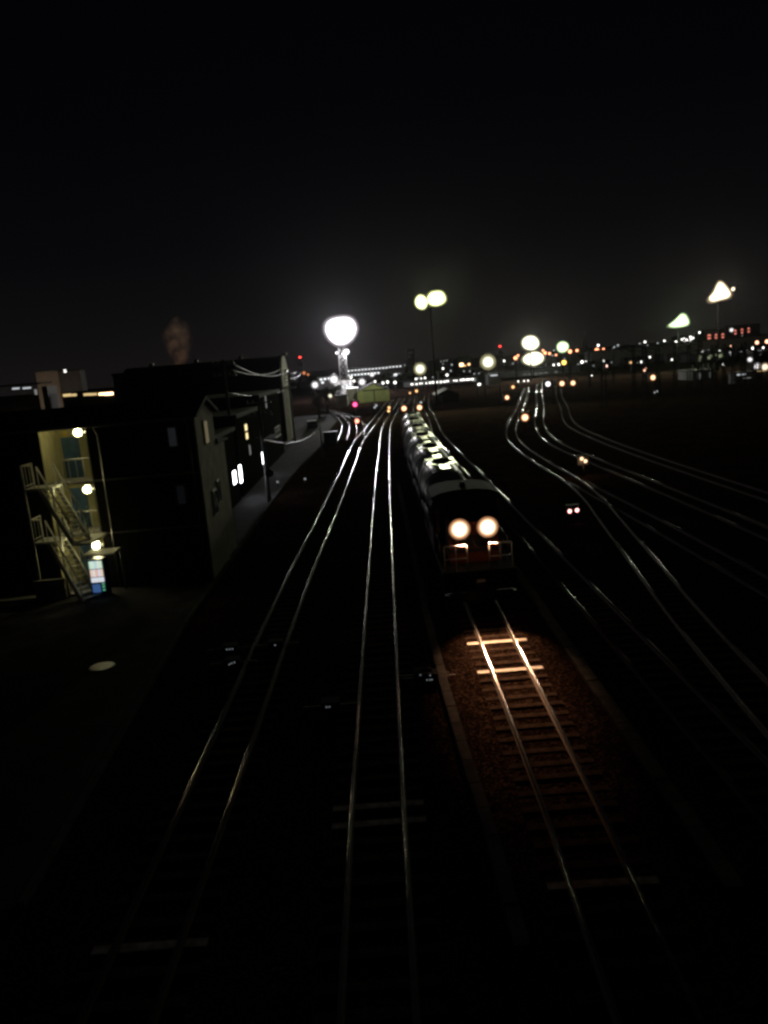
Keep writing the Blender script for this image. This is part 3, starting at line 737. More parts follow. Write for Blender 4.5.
wp = D(172,436,36.1); window(ap, wp.x-.25, wp.x+.25, wp.z-.55, wp.z+.45, AY0, glass=em('slit_glow',(.75,.8,.9),.012,False))
wp = D(181,495,36.1); window(ap, wp.x-.25, wp.x+.25, wp.z-.5, wp.z+.5, AY0, glass=em('slit_glow2',(.7,.75,.85),.004,False))
gy = AY0+1.0
wq = AX1+.093
fo = window(ap, gy+.55, gy+1.35, 6.15, 7.35, wq, 'x', frame=CREAM, glass=em('gable_window_glow',(1,.86,.5),.12,False))
window(ap, gy+1.9, gy+2.7, 3.0, 4.2, wq, 'x')
window(ap, gy+.6, gy+1.6, 2.6, 3.9, wq, 'x')
# lean-to behind
le = MB(); lbox(le, AX1-2, AX1, AY1+.02, AY1+2.6, G, 5.9); le.build('annex_wall', MATS['pale_gable'], ap)
le = MB(); le.prism([(AY1+.01+by,5.92+bz),(AY1+2.9+by,5.92+bz),(AY1+2.9+by,6.02+bz),(AY1+.01+by,6.2+bz)], AX1-2.1+bx, AX1+.2+bx,'x'); le.build('annex_roof', ROOF, ap)
q = MB().tube([L(AX0-.3,AY0-.56,HE-.12), L(AX1+.3,AY0-.56,HE-.12)], .06, 8); q.build('gutter', GALV, ap)
for x_ in (RX1+.5, AX1-.25): q = MB().tube([L(x_,AY0-.5,HE-.2), L(x_,AY0-.06,HE-.55), L(x_,AY0-.06,G)], .04, 8); q.build('downpipe', GALV, ap)
for z_ in (2.45, 5.0): q = MB(); lbox(q, RX1+.02, AX1-.02, AY0-.025, AY0-.003, z_, z_+.09); q.build('floor_band', GALV, ap)
# floors, doors, lamps
FL = [-.1, 2.55, 5.05]
for i, z in enumerate(FL):
    if i:
        dk = MB(); lbox(dk, RX0+.045,RX1-.045,36.3,37.99,z-.16,z); dk.build('landing', CONC, ap)
        dk = MB(); lbox(dk, RX0-.5,-14.95,35.0,36.17,z-.12,z-.01); dk.build('landing', STAIR, ap)
        if i == 1: dk = MB(); lbox(dk, -14.0,-13.2,34.05,36.17,z-.12,z-.01); dk.build('landing', STAIR, ap)
    # left door frontal, right door on the side wall
    dz = z+.02
    d1 = MB(); lbox(d1, RX0+.32,RX0+1.15,RY-.07,RY-.003,dz,dz+1.98); d1 = d1.build('door', BLUE, ap)
    k = MB(); k.ball(L(RX0+1.05,RY-.1,dz+1),.035,.035,.035,8,6); k.build('handle', GALV, d1)
    d2 = MB(); lbox(d2, RX1-.1,RX1-.043,36.3,37.15,dz,dz+1.98); d2 = d2.build('door', BLUE, ap)
    k = MB(); k.ball(L(RX1-.13,36.4,dz+1),.035,.035,.035,8,6); k.build('handle', GALV, d2)
    for q in range(2):
        mt = MB(); lbox(mt, RX0+.45+q*.75, RX0+.65+q*.75, RY-.12, RY-.003, dz+2.03, dz+2.03+.26); mt.build('meter_box', mat('yellow_box',(.55,.42,.12),.5), ap)
lamps_px = [(77.5,432.5),(87,489.5),(96,545.5)]
for i, (px, py) in enumerate(lamps_px):
    c = D(px, py, 36.45)
    lb = MB(); lbox(lb, c.x-.13,c.x+.13,c.y+.12,c.y+.3,c.z-.2,c.z+.2); lb.bar(L(c.x,c.y+.2,c.z),L(min(c.x+.5,RX1-.05),c.y+.25,c.z),.06)
    lo = lb.build('wall_lamp', GALV, ap)
    b = MB(); b.ball(L(c.x,c.y,c.z),.165,.13,.165,14,10); b.build('bulb', L_WALL, lo); b = MB(); b.ball(L(c.x,c.y,c.z),.25,.18,.25,14,10); b.build('halo_globe', HALO_SHELL['wall'], lo)  # outer shell paints a halo round the bulb
# stairs: two steel flights
def flight(zt, zb):
    a = Vector((-15.35, 35.55, zt)); b = Vector((-13.72, 34.35, zb)); d2 = Vector((b.x-a.x, b.y-a.y, 0)).normalized(); nrm = Vector((-d2.y, d2.x, 0))
    w_ = .84
    fo = MB()
    for s in (-1,1):
        o = nrm*(s*w_/2)
        fo.bar(L(*(a+o+Vector((0,0,-.08)))), L(*(b+o+Vector((0,0,-.02)))), .09, .27)
    fo = fo.build('staircase', STAIR, ap)
    tr = MB(); N = 12
    for i in range(N):
        p = a.lerp(b, (i+.6)/N)
        tr.bar(L(*(p-nrm*w_/2)), L(*(p+nrm*w_/2)), .2, .035)
    tr.build('tread', STAIR, fo)
    hr = MB()
    for s in (-1,1):
        o = nrm*(s*w_/2)
        hr.tube([L(*(a+o+Vector((0,0,.95)))), L(*(b+o+Vector((0,0,.95))))], .042, 6)
        for i in range(5):
            p = a.lerp(b, i/4)+o; hr.tube([L(*p), L(p.x,p.y,p.z+.95)], .022, 6)
    hr.build('handrail', STAIR, fo)
flight(5.05, 2.55); flight(2.55, -.15)
def rail(pts, z, name='railing'):
    r_ = MB()
    for k in range(len(pts)-1):
        a, b = Vector((*pts[k], z)), Vector((*pts[k+1], z)); n_ = max(1, int((b-a).length/.32))
        r_.tube([L(a.x,a.y,z+1.05), L(b.x,b.y,z+1.05)], .04, 6); r_.tube([L(a.x,a.y,z+.12), L(b.x,b.y,z+.12)], .02, 6)
        for i in range(n_+1):
            p = a.lerp(b, i/n_); r_.tube([L(p.x,p.y,z), L(p.x,p.y,z+1.05)], .014 if i % 3 else .025, 5)
    r_.build(name, STAIR, ap)
for z in FL[1:]:
    rail([(-15.75,35.05),(-16.2,35.05),(-16.2,36.15)], z); rail([(-14.9,36.34),(RX1-.08,36.34)], z)
for x, z1 in ((-16.2,6.1),(-14.95,5.0)):
    c_ = MB(); c_.bar(L(x,35.03,G),L(x,35.03,z1),.09); c_.build('post', GALV, ap)

# vending machine with its little roof
vp = P(100.5,597,G)
vm = thing('vending_machine', 'glowing drinks vending machine at the stair foot', 'vending machine', (vp.x, vp.y, G))
MB().box(-.36,.36,0,.6,0,1.8).build('cabinet', mat('vend_body',(.08,.12,.3),.4), vm)
panel_rows = [(1.36,1.72,[(.7,1,.75),(.85,1,.95),(.6,.9,.8),(.95,1,.95),(.75,1,.7)]),(.98,1.32,[(1,.75,.6),(1,.95,.9),(1,.6,.5),(.9,.9,1),(1,.8,.6)]),(.72,.94,[(.9,.95,1)]*5)]
for z0, z1, cs in panel_rows:
    for k, c in enumerate(cs):
        x0 = -.3+k*.12
        MB().box(x0+.008,x0+.112,-.03,-.002,z0,z1).build('display_panel', em('disp_%.2f_%.2f_%.2f' % c, c, .75), vm)
MB().box(-.28,.08,-.03,-.002,.24,.62).build('dispenser_flap', em('flap_blue',(.12,.3,.75),.3), vm)
for z in (.3,.45,.58): MB().box(.17,.28,-.03,-.002,z,z+.07).build('button', em('button_green',(.2,.8,.4),.45,False), vm)
cv = thing('canopy', 'small pale flat canopy on two posts above the vending machine', 'canopy', (vp.x, vp.y, G))
MB().box(-.45,.95,-.25,.95,2.0,2.07).build('roof_sheet', WHITEP, cv)
for x in (-.4,.9): MB().tube([(x,.9,0),(x,.9,2.0)],.03,6).build('post', GALV, cv)
low = thing('block_wall', 'low concrete wall under the outside stair', 'wall', (-16.2,34.9,G))
MB().box(-.2,1.2,-.1,.08,0,.9).build('wall_body', CONC, low); MB().box(-.25,1.25,-.14,.12,.9,.97).build('coping', CONC, low)
# pale cover plate on the dark yard, kerb edge by the stairs
cp_ = P(102,667,G+.02)
o = MB().lathe((0,0,0),(0,0,1),[(0,.44),(.03,.44),(.045,.38)],20).build('manhole_cover', mat('pale_plate',(.6,.6,.58),.35,.0)); o.location = (cp_.x,cp_.y,G+.012)
tag(o, 'pale round manhole cover lying in the dark yard', 'manhole cover')
ke = P(35,600,G); o = MB().box(-2.4,3.0,-.2,.2,0,.14).build('kerb_stone', CONC); o.location = (ke.x,ke.y,G+.012); o.rotation_euler=(0,0,.1)
tag(o, 'pale kerb strip in the yard left of the stair foot', 'kerb')

# ------------------------------------------------------------------ generic buildings
def building(name, label, cat, x0, x1, y0, y1, h, wallm, roofm=ROOF, rz=0, gable=None, group=None):
    root = thing(name, label, cat, (x0, y0, G), rz, group); w_, d_ = x1-x0, y1-y0; H_ = h-G
    m = MB()
    if gable == 'x':   # ridge along y (gable faces the camera)
        rise = w_*.22; m.prism([(0,0),(w_,0),(w_,H_),(w_/2,H_+rise),(0,H_)], 0, d_, 'y')
        m.build('wall', wallm, root)
        r_ = MB().prism([(-.3,H_-.08),(w_/2,H_+rise+.02),(w_+.3,H_-.08),(w_+.3,H_+.08),(w_/2,H_+rise+.2),(-.3,H_+.08)], -.3, d_+.3, 'y'); r_.build('roof', roofm, root)
    elif gable == 'y':
        rise = d_*.2; m.prism([(0,0),(d_,0),(d_,H_),(d_/2,H_+rise),(0,H_)], 0, w_, 'x'); m.build('wall', wallm, root)
        r_ = MB().prism([(-.3,H_-.08),(d_/2,H_+rise+.02),(d_+.3,H_-.08),(d_+.3,H_+.08),(d_/2,H_+rise+.2),(-.3,H_+.08)], -.3, w_+.3, 'x'); r_.build('roof', roofm, root)
    else:
        m.box(0,w_,0,d_,0,H_); m.build('wall', wallm, root)
        r_ = MB().box(-.15,w_+.15,-.15,d_+.15,H_+.003,H_+.3); r_.build('roof', roofm, root)
    return root
def win(root, px, py, dist, w, h, glass, frame=True):
    """window on the front face of a building that stands at depth dist"""
    c = D(px, py, dist); lx = c.x-root.location.x; lz = c.z-root.location.z
    f = MB().box(lx-w/2-.08,lx+w/2+.08,-.06,-.003,lz-h/2-.08,lz+h/2+.08).build('window', DARK, root)
    MB().box(lx-w/2,lx+w/2,-.1,-.063,lz-h/2,lz+h/2).build('pane', glass, f)
def bpx(name, label, cat, px0, px1, pyt, dist, depth, wallm, **k):
    a = D(px0, pyt, dist); b = D(px1, pyt, dist); h = D((px0+px1)/2, pyt, dist).z
    return building(name, label, cat, a.x, b.x, dist, dist+depth, h, wallm, **k)

# barrel roofed warehouse, its end wall lit by the tower
wx0, wx1, wy0, wy1 = -32.5, -11.9, 102.0, 110.5
wh = thing('warehouse', 'long dark warehouse with a barrel roof and one pale rounded end', 'warehouse', (wx0, wy0, G))
Ww, Wd = wx1-wx0, wy1-wy0
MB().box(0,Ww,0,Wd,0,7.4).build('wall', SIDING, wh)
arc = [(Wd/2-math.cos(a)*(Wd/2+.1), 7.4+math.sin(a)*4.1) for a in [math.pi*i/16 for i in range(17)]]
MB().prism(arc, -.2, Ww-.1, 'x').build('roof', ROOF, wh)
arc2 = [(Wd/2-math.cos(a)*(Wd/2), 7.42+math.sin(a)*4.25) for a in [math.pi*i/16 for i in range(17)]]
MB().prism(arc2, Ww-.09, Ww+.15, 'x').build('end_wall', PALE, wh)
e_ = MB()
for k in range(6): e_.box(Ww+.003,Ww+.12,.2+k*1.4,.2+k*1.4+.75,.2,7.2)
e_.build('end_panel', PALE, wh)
v_ = MB().box(Ww+.153,Ww+.5,Wd/2-.5,Wd/2+.9,9.2,9.7); v_.build('vent_hood', WHITEP, wh)
for k in (0,1): MB().box(Ww+.153,Ww+.2,Wd/2-.9+k*1.2,Wd/2-.4+k*1.2,7.9,8.5).build('vent', BLACK, wh)
for x in (3,9,15,21): MB().lathe((x,Wd/2,11.45),(0,0,1),[(0,.3),(.25,.25),(.3,.4),(.5,.1)],10).build('roof_ventilator', GALV, wh)

# row of dark houses along the road
def rowhouse(x0,x1,y0,y1,h,label,gable,wm=SIDING,wins=()):
    r_ = building('roadside_house', label, 'house', x0,x1,y0,y1,h,wm,gable=gable)
    for (px,py,d,w_,h_,gl) in wins: win(r_,px,py,d,w_,h_,gl)
    return r_
rowhouse(-22,-11.0,48,59.5,5.2,'dark two storey house by the road behind the lamp lit apartment',None,wins=())
h2 = rowhouse(-24,-11.0,61,73.5,6.0,'dark house by the road with two amber windows',None)
h3 = rowhouse(-24,-11.2,75.5,92,7.0,'dark house in front of the warehouse with a pale balcony',None)
# glowing shop fronts and lit doors on the road side of those houses (side face +x)
def sidewin(root, px, py, xw, w, h, glass, name='window'):
    v = ray(px,py); t = xw/v.x; c = Vector((v.x*t, v.y*t, CAM_H+v.z*t)); lx = xw-root.location.x; ly = c.y-root.location.y; lz = c.z-root.location.z
    f = MB().box(lx+.003,lx+.07,ly-w/2-.06,ly+w/2+.06,lz-h/2-.06,lz+h/2+.06).build(name, DARK, root)
    MB().box(lx+.073,lx+.1,ly-w/2,ly+w/2,lz-h/2,lz+h/2).build('pane', glass, f)
    return c
SHOP = em('shop_glow',(.93,.97,1),11.0); AMBW = em('amber_window',(1,.78,.38),1.6,False)
hb = [o for o in COL.objects if o.name == 'roadside_house'][0]
sidewin(hb,233.5,477.5,-11.0,1.0,.95,SHOP); sidewin(hb,239.5,474,-11.0,.8,1.35,SHOP)
sidewin(h2,262,458,-11.0,.6,1.1,SHOP); sidewin(h2,245,427.5,-11.0,.9,.5,AMBW); sidewin(h2,246,436,-11.0,.8,.5,AMBW); sidewin(h2,249,450,-11.0,.5,.8,L_FAINT)
sidewin(h3,265,401,-11.2,.6,1.4,L_FAINT)
ba = MB(); ba.box(12.81,13.9,2,6,3.0,3.12); 
for i in range(9): ba.bar((13.85,2+i*.5,3.12),(13.85,2+i*.5,4.0),.05)
ba.bar((13.85,2,4.0),(13.85,6,4.0),.08); ba.bar((13.85,2,3.6),(13.85,6,3.6),.05); ba.build('balcony', GALV, h3)
for i, (px, py, lb) in enumerate(((277.5,482,'small white bollard lamp on the road near the pole'),(305,479,'small white marker lamp outside the kerb line'))):
    c = P(px,py,G+.35); t = thing('bollard_lamp', lb, 'bollard lamp', (c.x,c.y,G))
    MB().tube([(0,0,0),(0,0,.28)],.06,8).build('post', DARK, t); MB().ball((0,0,.36),.09,.09,.09,10,7).build('lens', em('bollard_glow',(.85,.9,.95),.3,False), t)

# dark house at the far left, beige apartment block, shop strip, plume
lh = bpx('dark_house','dark flat roofed house with one pale side wall at the left edge','house',-14,41,386,150,5,SIDING)
MB().box(0,.1,0,6,0,1).build('side_wall', PALE, lh); bpy.data.objects.remove(lh.children[-1])
c = D(45,386,150); s0 = D(41,386,150)
MB().box(s0.x-lh.location.x+.003, c.x-lh.location.x+.25, .1, 4.9, 0, c.z-G-.05).build('side_wall', POLEC, lh)
win(lh,36,392,150,.5,1.0,L_FAINT); win(lh,16,388.5,150,1.4,.25,L_DIMW); win(lh,27,388,150,1.6,.25,L_DIMW)
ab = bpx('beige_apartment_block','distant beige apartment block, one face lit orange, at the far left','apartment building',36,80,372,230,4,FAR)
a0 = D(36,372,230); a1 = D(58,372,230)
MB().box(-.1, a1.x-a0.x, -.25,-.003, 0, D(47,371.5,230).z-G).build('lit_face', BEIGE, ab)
win(ab,45,381.5,229.7,1.0,.9,em('win_bright_o',(1,.65,.35),4,False)); win(ab,41,371.5+3,229.7,.8,.7,L_FAINT); win(ab,65,371,229.9,.7,.7,L_SMALL); win(ab,44.5,374.3,229.7,.7,.7,L_FAINT)
for q in ((39.5,385),(49,386),(53,381)): win(ab,q[0],q[1],229.7,1.0,.7,L_WARMW if q[0]<45 else L_FAINT)
point('block_light', (a0.x+3,212,3), 1300, (1,.80,.6), .4)
ss = bpx('shop_strip','low shop strip with a bright orange lit frontage behind the roofs','shop',62,118,392,150,6,FAR)
for px, w_, g_ in ((67,1.6,L_WARMW),(74,.9,L_WARMW),(87,1.4,L_WARMW),(93,1.4,L_WARMW),(101.5,1.1,em('shop_orange',(1,.62,.3),5,False)),(108.5,1.7,em('shop_orange2',(1,.6,.3),6,False))):
    win(ss,px,395.2+(67-px)*.035,149.8,w_,.42 if w_<1.6 else .5,g_)
rk = bpx('back_roof','long dark shed whose grey roof runs behind the apartment block','shed',112,205,372,125,10,FAR,gable=None)

# plume: smoke volume
sm = MB(); base = D(180,362,210)
prof = [(-2.5,.7),(0,1.6),(1.5,2.6),(3.5,3.5),(5.5,4.3),(7.0,4.2),(8.5,3.4),(10,2.4),(11.3,1.2),(11.8,.2)]
sm.lathe((0,0,0),(0.08,0,1),prof,18)
so = sm.build('smoke_plume', None); so.location = (base.x,210,base.z); so.data.materials.clear()
tag(so,'brown smoke plume rising behind the dark shed roof','smoke','', 'stuff'); 
if 'group' in so: del so['group']
M = bpy.data.materials.new('smoke'); M.use_nodes = True; nt = M.node_tree
for n_ in list(nt.nodes): nt.nodes.remove(n_)
o_ = nt.nodes.new('ShaderNodeOutputMaterial'); pv = nt.nodes.new('ShaderNodeVolumePrincipled'); pv.inputs['Color'].default_value = (.8,.55,.36,1)
tc = nt.nodes.new('ShaderNodeTexCoord'); nz = nt.nodes.new('ShaderNodeTexNoise'); nz.inputs['Scale'].default_value = .42; nz.inputs['Detail'].default_value = 8; nz.inputs['Roughness'].default_value=.65
nt.links.new(tc.outputs['Object'], nz.inputs['Vector']); mr = nt.nodes.new('ShaderNodeMapRange'); mr.inputs['From Min'].default_value=.42; mr.inputs['From Max'].default_value=.68; mr.inputs['To Max'].default_value=.13
nt.links.new(nz.outputs['Fac'], mr.inputs['Value']); sx_ = nt.nodes.new('ShaderNodeSeparateXYZ'); nt.links.new(tc.outputs['Object'], sx_.inputs[0])
def mnode(op, a, b):
    n = nt.nodes.new('ShaderNodeMath'); n.operation = op
    for k, q in enumerate((a, b)):
        if isinstance(q, (int, float)): n.inputs[k].default_value = q
        else: nt.links.new(q, n.inputs[k])
    return n.outputs[0]
rr2 = mnode('ADD', mnode('MULTIPLY', sx_.outputs[0], sx_.outputs[0]), mnode('MULTIPLY', sx_.outputs[1], sx_.outputs[1]))
fall = mnode('MAXIMUM', mnode('SUBTRACT', 1.0, mnode('DIVIDE', rr2, 17.0)), 0.0)
nt.links.new(mnode('MULTIPLY', mr.outputs['Result'], fall), pv.inputs['Density']); nt.links.new(pv.outputs[0], o_.inputs['Volume'])
so.data.materials.append(M)
point('plume_fill', (base.x+1,203,base.z-3.5), 900, (1,.36,.12), .5)  # added light, unseen behind the roof, to brighten the smoke
st = thing('smokestack','thin dark chimney under the smoke plume','chimney',(base.x,210,G)); MB().tube([(0,0,0),(0,0,base.z-G-2.2)],[.8,.6],14).build('stack', FAR, st); MB().lathe((0,0,base.z-G-2.19),(0,0,1),[(0,.68),(.3,.68)],14).build('rim', DARK, st)

# ---- middle distance
gs = bpx('green_shed','pale green engine shed with a gable and a double sliding door','shed',357,389,391,196,14,GREENW,gable='x',roofm=GREYP)
a = D(357,391,196); 
dl = D(363.5,392,196); dm = D(374,392,196); dr = D(386,392,196); dz = D(375,390.5,196).z-G
for x0, x1 in ((dl.x,dm.x-.06),(dm.x+.06,dr.x)): MB().box(x0-a.x,x1-a.x,-.09,-.003,.1,dz).build('sliding_door', mat('green_door',(.27,.31,.12),.7,var=.12,scale=1), gs)
bb = MB().box(dl.x-a.x-.25,dr.x-a.x+.25,-.14,-.003,dz+.01,dz+.32); bb.box(dm.x-a.x-.12,dm.x-a.x+.12,-.12,-.003,.1,dz); bb.build('door_track', BLACK, gs)
aw = bpx('side_shed','low white roofed shed leaning against the green shed','shed',346,357.5,389.5,199,12,PALE,roofm=WHITEP)
gh = bpx('grey_hut','low grey green hut with a flat roof left of the tower foot','hut',335,347,396.5,186,6,PALE)
ww = bpx('white_building','small white building shining under the lattice tower','building',334,352,381.5,268,8,WHITEW,roofm=WHITEP)
for q in ((338,388),(342,387.5),(347,387)): win(ww,q[0],q[1],267.8,1.0,1.2,L_COLD)
ob = bpx('office_building','long pale office building with two rows of lit windows behind the tower','office building',345,404,366.5,430,18,PALE)
for r_, (x0,x1,yy) in enumerate(((347,402,371.0),(347,380,375.5))):
    k = int((x1-x0)/3.3)
    for i in range(k):
        px = x0+(i+.5)*(x1-x0)/k; win(ob,px,yy-(px-347)*.082-(.4 if px>388 else 0),429.8,1.0,.6 if r_==0 else .9,L_COLD)
ob2 = bpx('loading_bay','low loading bay with one long bright opening behind the green shed','warehouse',381,405,370,410,12,PALE)
for i in range(4): win(ob2,385+i*5,375.8-i*.42,409.8,2.4,1.3,L_COLD)
wb = bpx('white_house','white lit house left of the lattice tower','house',317,334,376.5,340,10,WHITEW)
for q in ((321,379.5),(325,379),(329,378.5),(322.5,382.5)): win(wb,q[0],q[1],339.8,1.1,.8,L_COLD)
dh = bpx('dark_hut','dark gabled hut with one pale wall corner beside the yard','hut',437,459,394.5,168,9,SIDING,gable='x',roofm=mat('hut_roof',(.16,.16,.15),.6))
c0 = D(437,394.5,168); MB().box(.35,1.15,-.05,-.003,.2,D(440,395,168).z-G-.2).build('pale_panel', PALE, dh)
rb_ = bpx('distant_apartment_block','distant greenish apartment block with two orange lights on its face','apartment building',459,470,356.5,420,10,FARG)
win(rb_,461.5,364.8,419.8,2,1.6,em('bright_o',(1,.6,.3),5,False)); win(rb_,469,364.3,419.8,1.2,1.0,em('bright_o2',(1,.55,.25),3,False)); win(rb_,465,365.6,419.8,1.2,.5,L_ORANGE)
rb2 = bpx('distant_flats','grey distant flats left of the greenish block','apartment building',438,450,358.5,470,10,FAR)
for q in ((441,361.5),(444,361),(443,364),(447,360.5)): win(rb2,q[0],q[1],469.8,.9,.9,L_FAINT)
tbk = bpx('tower_block','faint grey high block right of the twin floodlight mast','apartment building',407,414,349.5,560,10,FAR)
for q in ((409,353),(411.5,352.5),(409.5,357)): win(tbk,q[0],q[1],559.8,1.2,1.0,em('vfaint',(.7,.7,.7),.05,False))
fs = bpx('freight_depot','long low freight depot with a string of small lit openings','depot',404,478,379.5,285,14,FAR)
for px in (412,416.5,421,426,430,433,437,441,444.5,447.5,454,456.5,461,463.5,467,469.5,472.5): win(fs,px,384.6-(px-412)*.088-random.uniform(0,.4),284.8,random.uniform(.5,1.1),random.uniform(.35,.6),L_SMALL)
win(fs,475,380.6,284.8,1.9,2.0,L_FAINT)
fs2 = bpx('yard_office','low yard office with a faintly lit wide window, right of the freight depot','office',488,500,374,240,7,FAR)
win(fs2,494,374.3+1,239.8,2.2,.4,L_DIMW)
pk = bpx('platform_canopy','long dark platform canopy below the stacked floodlights','platform',490,580,369,300,10,FAR)
for px in (525,530,536,541,546,556): win(pk,px,374.5-(px-525)*.085,299.8,1.3,.35,L_FAINT)
mu_ = bpx('small_hut','small greenish hut in the dark right yard','hut',616,624,356,330,6,PALE)
vd = thing('viaduct','long grey elevated viaduct across the right of the yard','viaduct',(0,0,G))
va, vb = D(588,352.5,310), D(790,333,330)
v_ = MB().bar((va.x,va.y,va.z-1.6-G),(vb.x,vb.y,vb.z-1.6-G),6,3.4); v_.build('deck', PALE, vd); vd.location = (0,0,G)
v_ = MB().bar((va.x,va.y-3.05,va.z+.3-G),(vb.x,vb.y-3.05,vb.z+.3-G),.15,.7); v_.build('parapet', FAR, vd)
for k in range(9):
    p = va.lerp(vb,(k+.4)/9); pb = MB().bar((p.x,p.y,0),(p.x,p.y,p.z-3.3-G),1.4,1.4); pb.build('pier', FAR, vd)
sb = bpx('station_building','grey lit building with pale pilasters on the right','building',692,716,371,175,8,FAR)
for i in range(5):
    c = D(693+i*5.2,371,175); MB().box(c.x-sb.location.x-.12,c.x-sb.location.x+.12,-.15,-.003,0,sb.children[0].dimensions.z if False else 3.4).build('pilaster', PALE, sb)
for q in ((699,376,L_FAINT),(710,374.8,em('vf2',(.8,.8,.8),.08,False))): win(sb,q[0],q[1],174.8,.7,1.3,q[2])
wr = bpx('parked_coach','pale railway coach body standing dark in the right yard','railway coach',735,754,373.5,150,2.8,FAR)
win(wr,742,374.5,149.8,1.8,.25,L_DIMW); win(wr,747,378,149.8,1.6,.14,L_FAINT)
for wx in (.7,1.9,3.0): MB().lathe((wx,-.05,.42),(0,1,0),[(0,.42),(.12,.42)],14).build('wheel', RUST, wr)
rbA = bpx('red_lit_block','distant block with three columns of red lit windows','apartment building',704,726,329.5,480,12,FAR)
for c_ in range(3):
    for r_ in range(3):
        win(rbA,709.3+c_*6.8,335.3-c_*.5+r_*2.9,479.8,1.9 if c_==0 else 1.3,.9,L_REDW)
rbB = bpx('red_windowed_tower','distant block with short red window columns near the right edge','apartment building',733,760,324.5,480,12,FAR)
for c_ in range(3):
    for r_ in range(2): win(rbB,735.5+c_*6.6,330.6-c_*1.0+r_*3.0,479.8,1.1,.9,L_REDW)
rbC = bpx('white_lit_block','distant block with scattered white windows left of the red windowed block','apartment building',679,700,335,470,12,FAR)
for q in ((682,339.5),(684.5,338.5),(685,342),(687,340),(690.5,336.8),(691,339),(690,341.5),(693,338),(697,341.5),(684,344)): win(rbC,q[0],q[1],469.8,1.0,.8,L_SMALL if q[0]!=697 else L_FAINT)
rbD = bpx('office_slab','low distant slab with pale greenish windows right of the green floodlight','office building',690,728,353,300,10,FAR)
for q in ((699.5,359.5),(700.5,357),(709,357.5),(711,356.5),(720,356),(722.5,355),(717,354.6)): win(rbD,q[0],q[1],299.8,.9,1.2,em('greenish_win',(.75,.85,.5),.3,False))
rbE = bpx('plain_low_block','low dark block with a white slot window below the green floodlight','building',660,688,349,360,10,FAR)
win(rbE,681,350.3,359.8,4.2,.5,L_DIMW)
rbF = bpx('edge_block','dark block against the right edge behind the bright lamps','building',753,800,351,190,3,SIDING)
win(rbF,762,371,189.8,2.2,.3,L_WARMW); win(rbF,760,349.5+5,189.8,.6,.4,L_FAINT)
# thin spire and red aviation lamp masts
sp = D(585,340,900); s_ = thing('lattice_spire','thin far lattice spire on the horizon','tower',(sp.x,900,G)); hh = sp.z-G+1
m = MB()
for a,b in ((-1,-1),(1,-1),(1,1),(-1,1)): m.bar((a*4,b*4,0),(a*.3,b*.3,hh),.9)
for k in range(8):
    z = hh*k/8; w_ = 4-3.7*k/8
    for a,b in (((-1,-1),(1,-1)),((1,-1),(1,1)),((1,1),(-1,1)),((-1,1),(-1,-1))): m.bar((a[0]*w_,a[1]*w_,z),(b[0]*w_,b[1]*w_,z),.5)
m.build('lattice_mast', WHITEP, s_); MB().tube([(0,0,hh),(0,0,hh+9)],.5,6).build('antenna', WHITEP, s_)
for px, py, lb in ((300,357.2,'far mast with one red lamp left of the lattice tower'),(500,346.3,'far mast with one red lamp left of the stacked floodlights')):
    c = D(px,py,420); t = thing('radio_mast',lb,'radio mast',(c.x,420,G)); hh = c.z-G
    m = MB(); 
    for a,b in ((-1,-1),(1,-1),(1,1),(-1,1)): m.bar((a*1.6,b*1.6,0),(a*.25,b*.25,hh-.6),.3)
    for k in range(7):
        z = (hh-.6)*k/7; w_ = 1.6-1.35*k/7; m.bar((-w_,-w_,z),(w_,-w_,z),.18); m.bar((-w_,w_,z),(w_,w_,z),.18)
    m.box(-1.5,1.5,-1.5,1.5,hh*.72,hh*.78); m.build('lattice_mast', DARK, t)
    MB().ball((0,0,hh),.75,.75,.55,10,7).build('red_lamp', L_RED, t)
for q in ((304,373,3),(308,374.5,2.2)):
    tiny(q[0],q[1],330,q[2],em('dull_orange',(1,.32,.12),.8,False),'dull orange lamp glow under the red lamp mast left of the tower','dull orange lamps by the road end')

# trees
def tree(px, py, dist, wpx, hpx, label):
    c = D(px, py, dist); rx = wpx/2*dist/FPX; rz = hpx/2*dist/FPX
    t = thing('tree', label, 'tree', (c.x, dist, G)); zc = c.z-G
    tr = MB().tube([(0,0,0),(.1,0,max(.5,zc*.5)),(0,.1,zc)], [.28,.2,.08], 8)
    for k in range(5):
        a = k*1.3; tr.tube([(0,0,zc*.6),(math.cos(a)*rx*.6,math.sin(a)*rx*.6,zc+rz*.3)],[.1,.03],5)
    tr.build('trunk', BARK, t); lf_ = MB(); 
    for k in range(900):
        cl = random.Random(k//30); ca = cl.uniform(0,6.28); cz = cl.uniform(-.8,.8); crd = cl.uniform(.2,.75)*math.sqrt(1-cz*cz)
        q = Vector((math.cos(ca)*crd*rx, math.sin(ca)*crd*rx, zc+cz*rz)) + Vector((random.gauss(0,.2)*rx,random.gauss(0,.2)*rx,random.gauss(0,.16)*rz))
        s = random.uniform(.15,.32)*rx*.4; n_ = len(lf_.v)
        ax = Vector((random.gauss(0,1),random.gauss(0,1),random.gauss(0,1))).normalized(); bx_ = ax.orthogonal().normalized(); cx_ = ax.cross(bx_)
        lf_.v += [tuple(q+bx_*s), tuple(q+cx_*s*.6), tuple(q-bx_*s), tuple(q-cx_*s*.6)]; lf_.face([n_,n_+1,n_+2,n_+3])
    lf_.build('crown', LEAF, t)
tree(338,391,205,13,12,'dark bushy tree beside the grey hut')
tree(326,394,165,12,14,'dark tree at the road end under the white street lamp')
tree(388,377,345,16,8,'dark low tree in front of the office building, left of its neighbour')
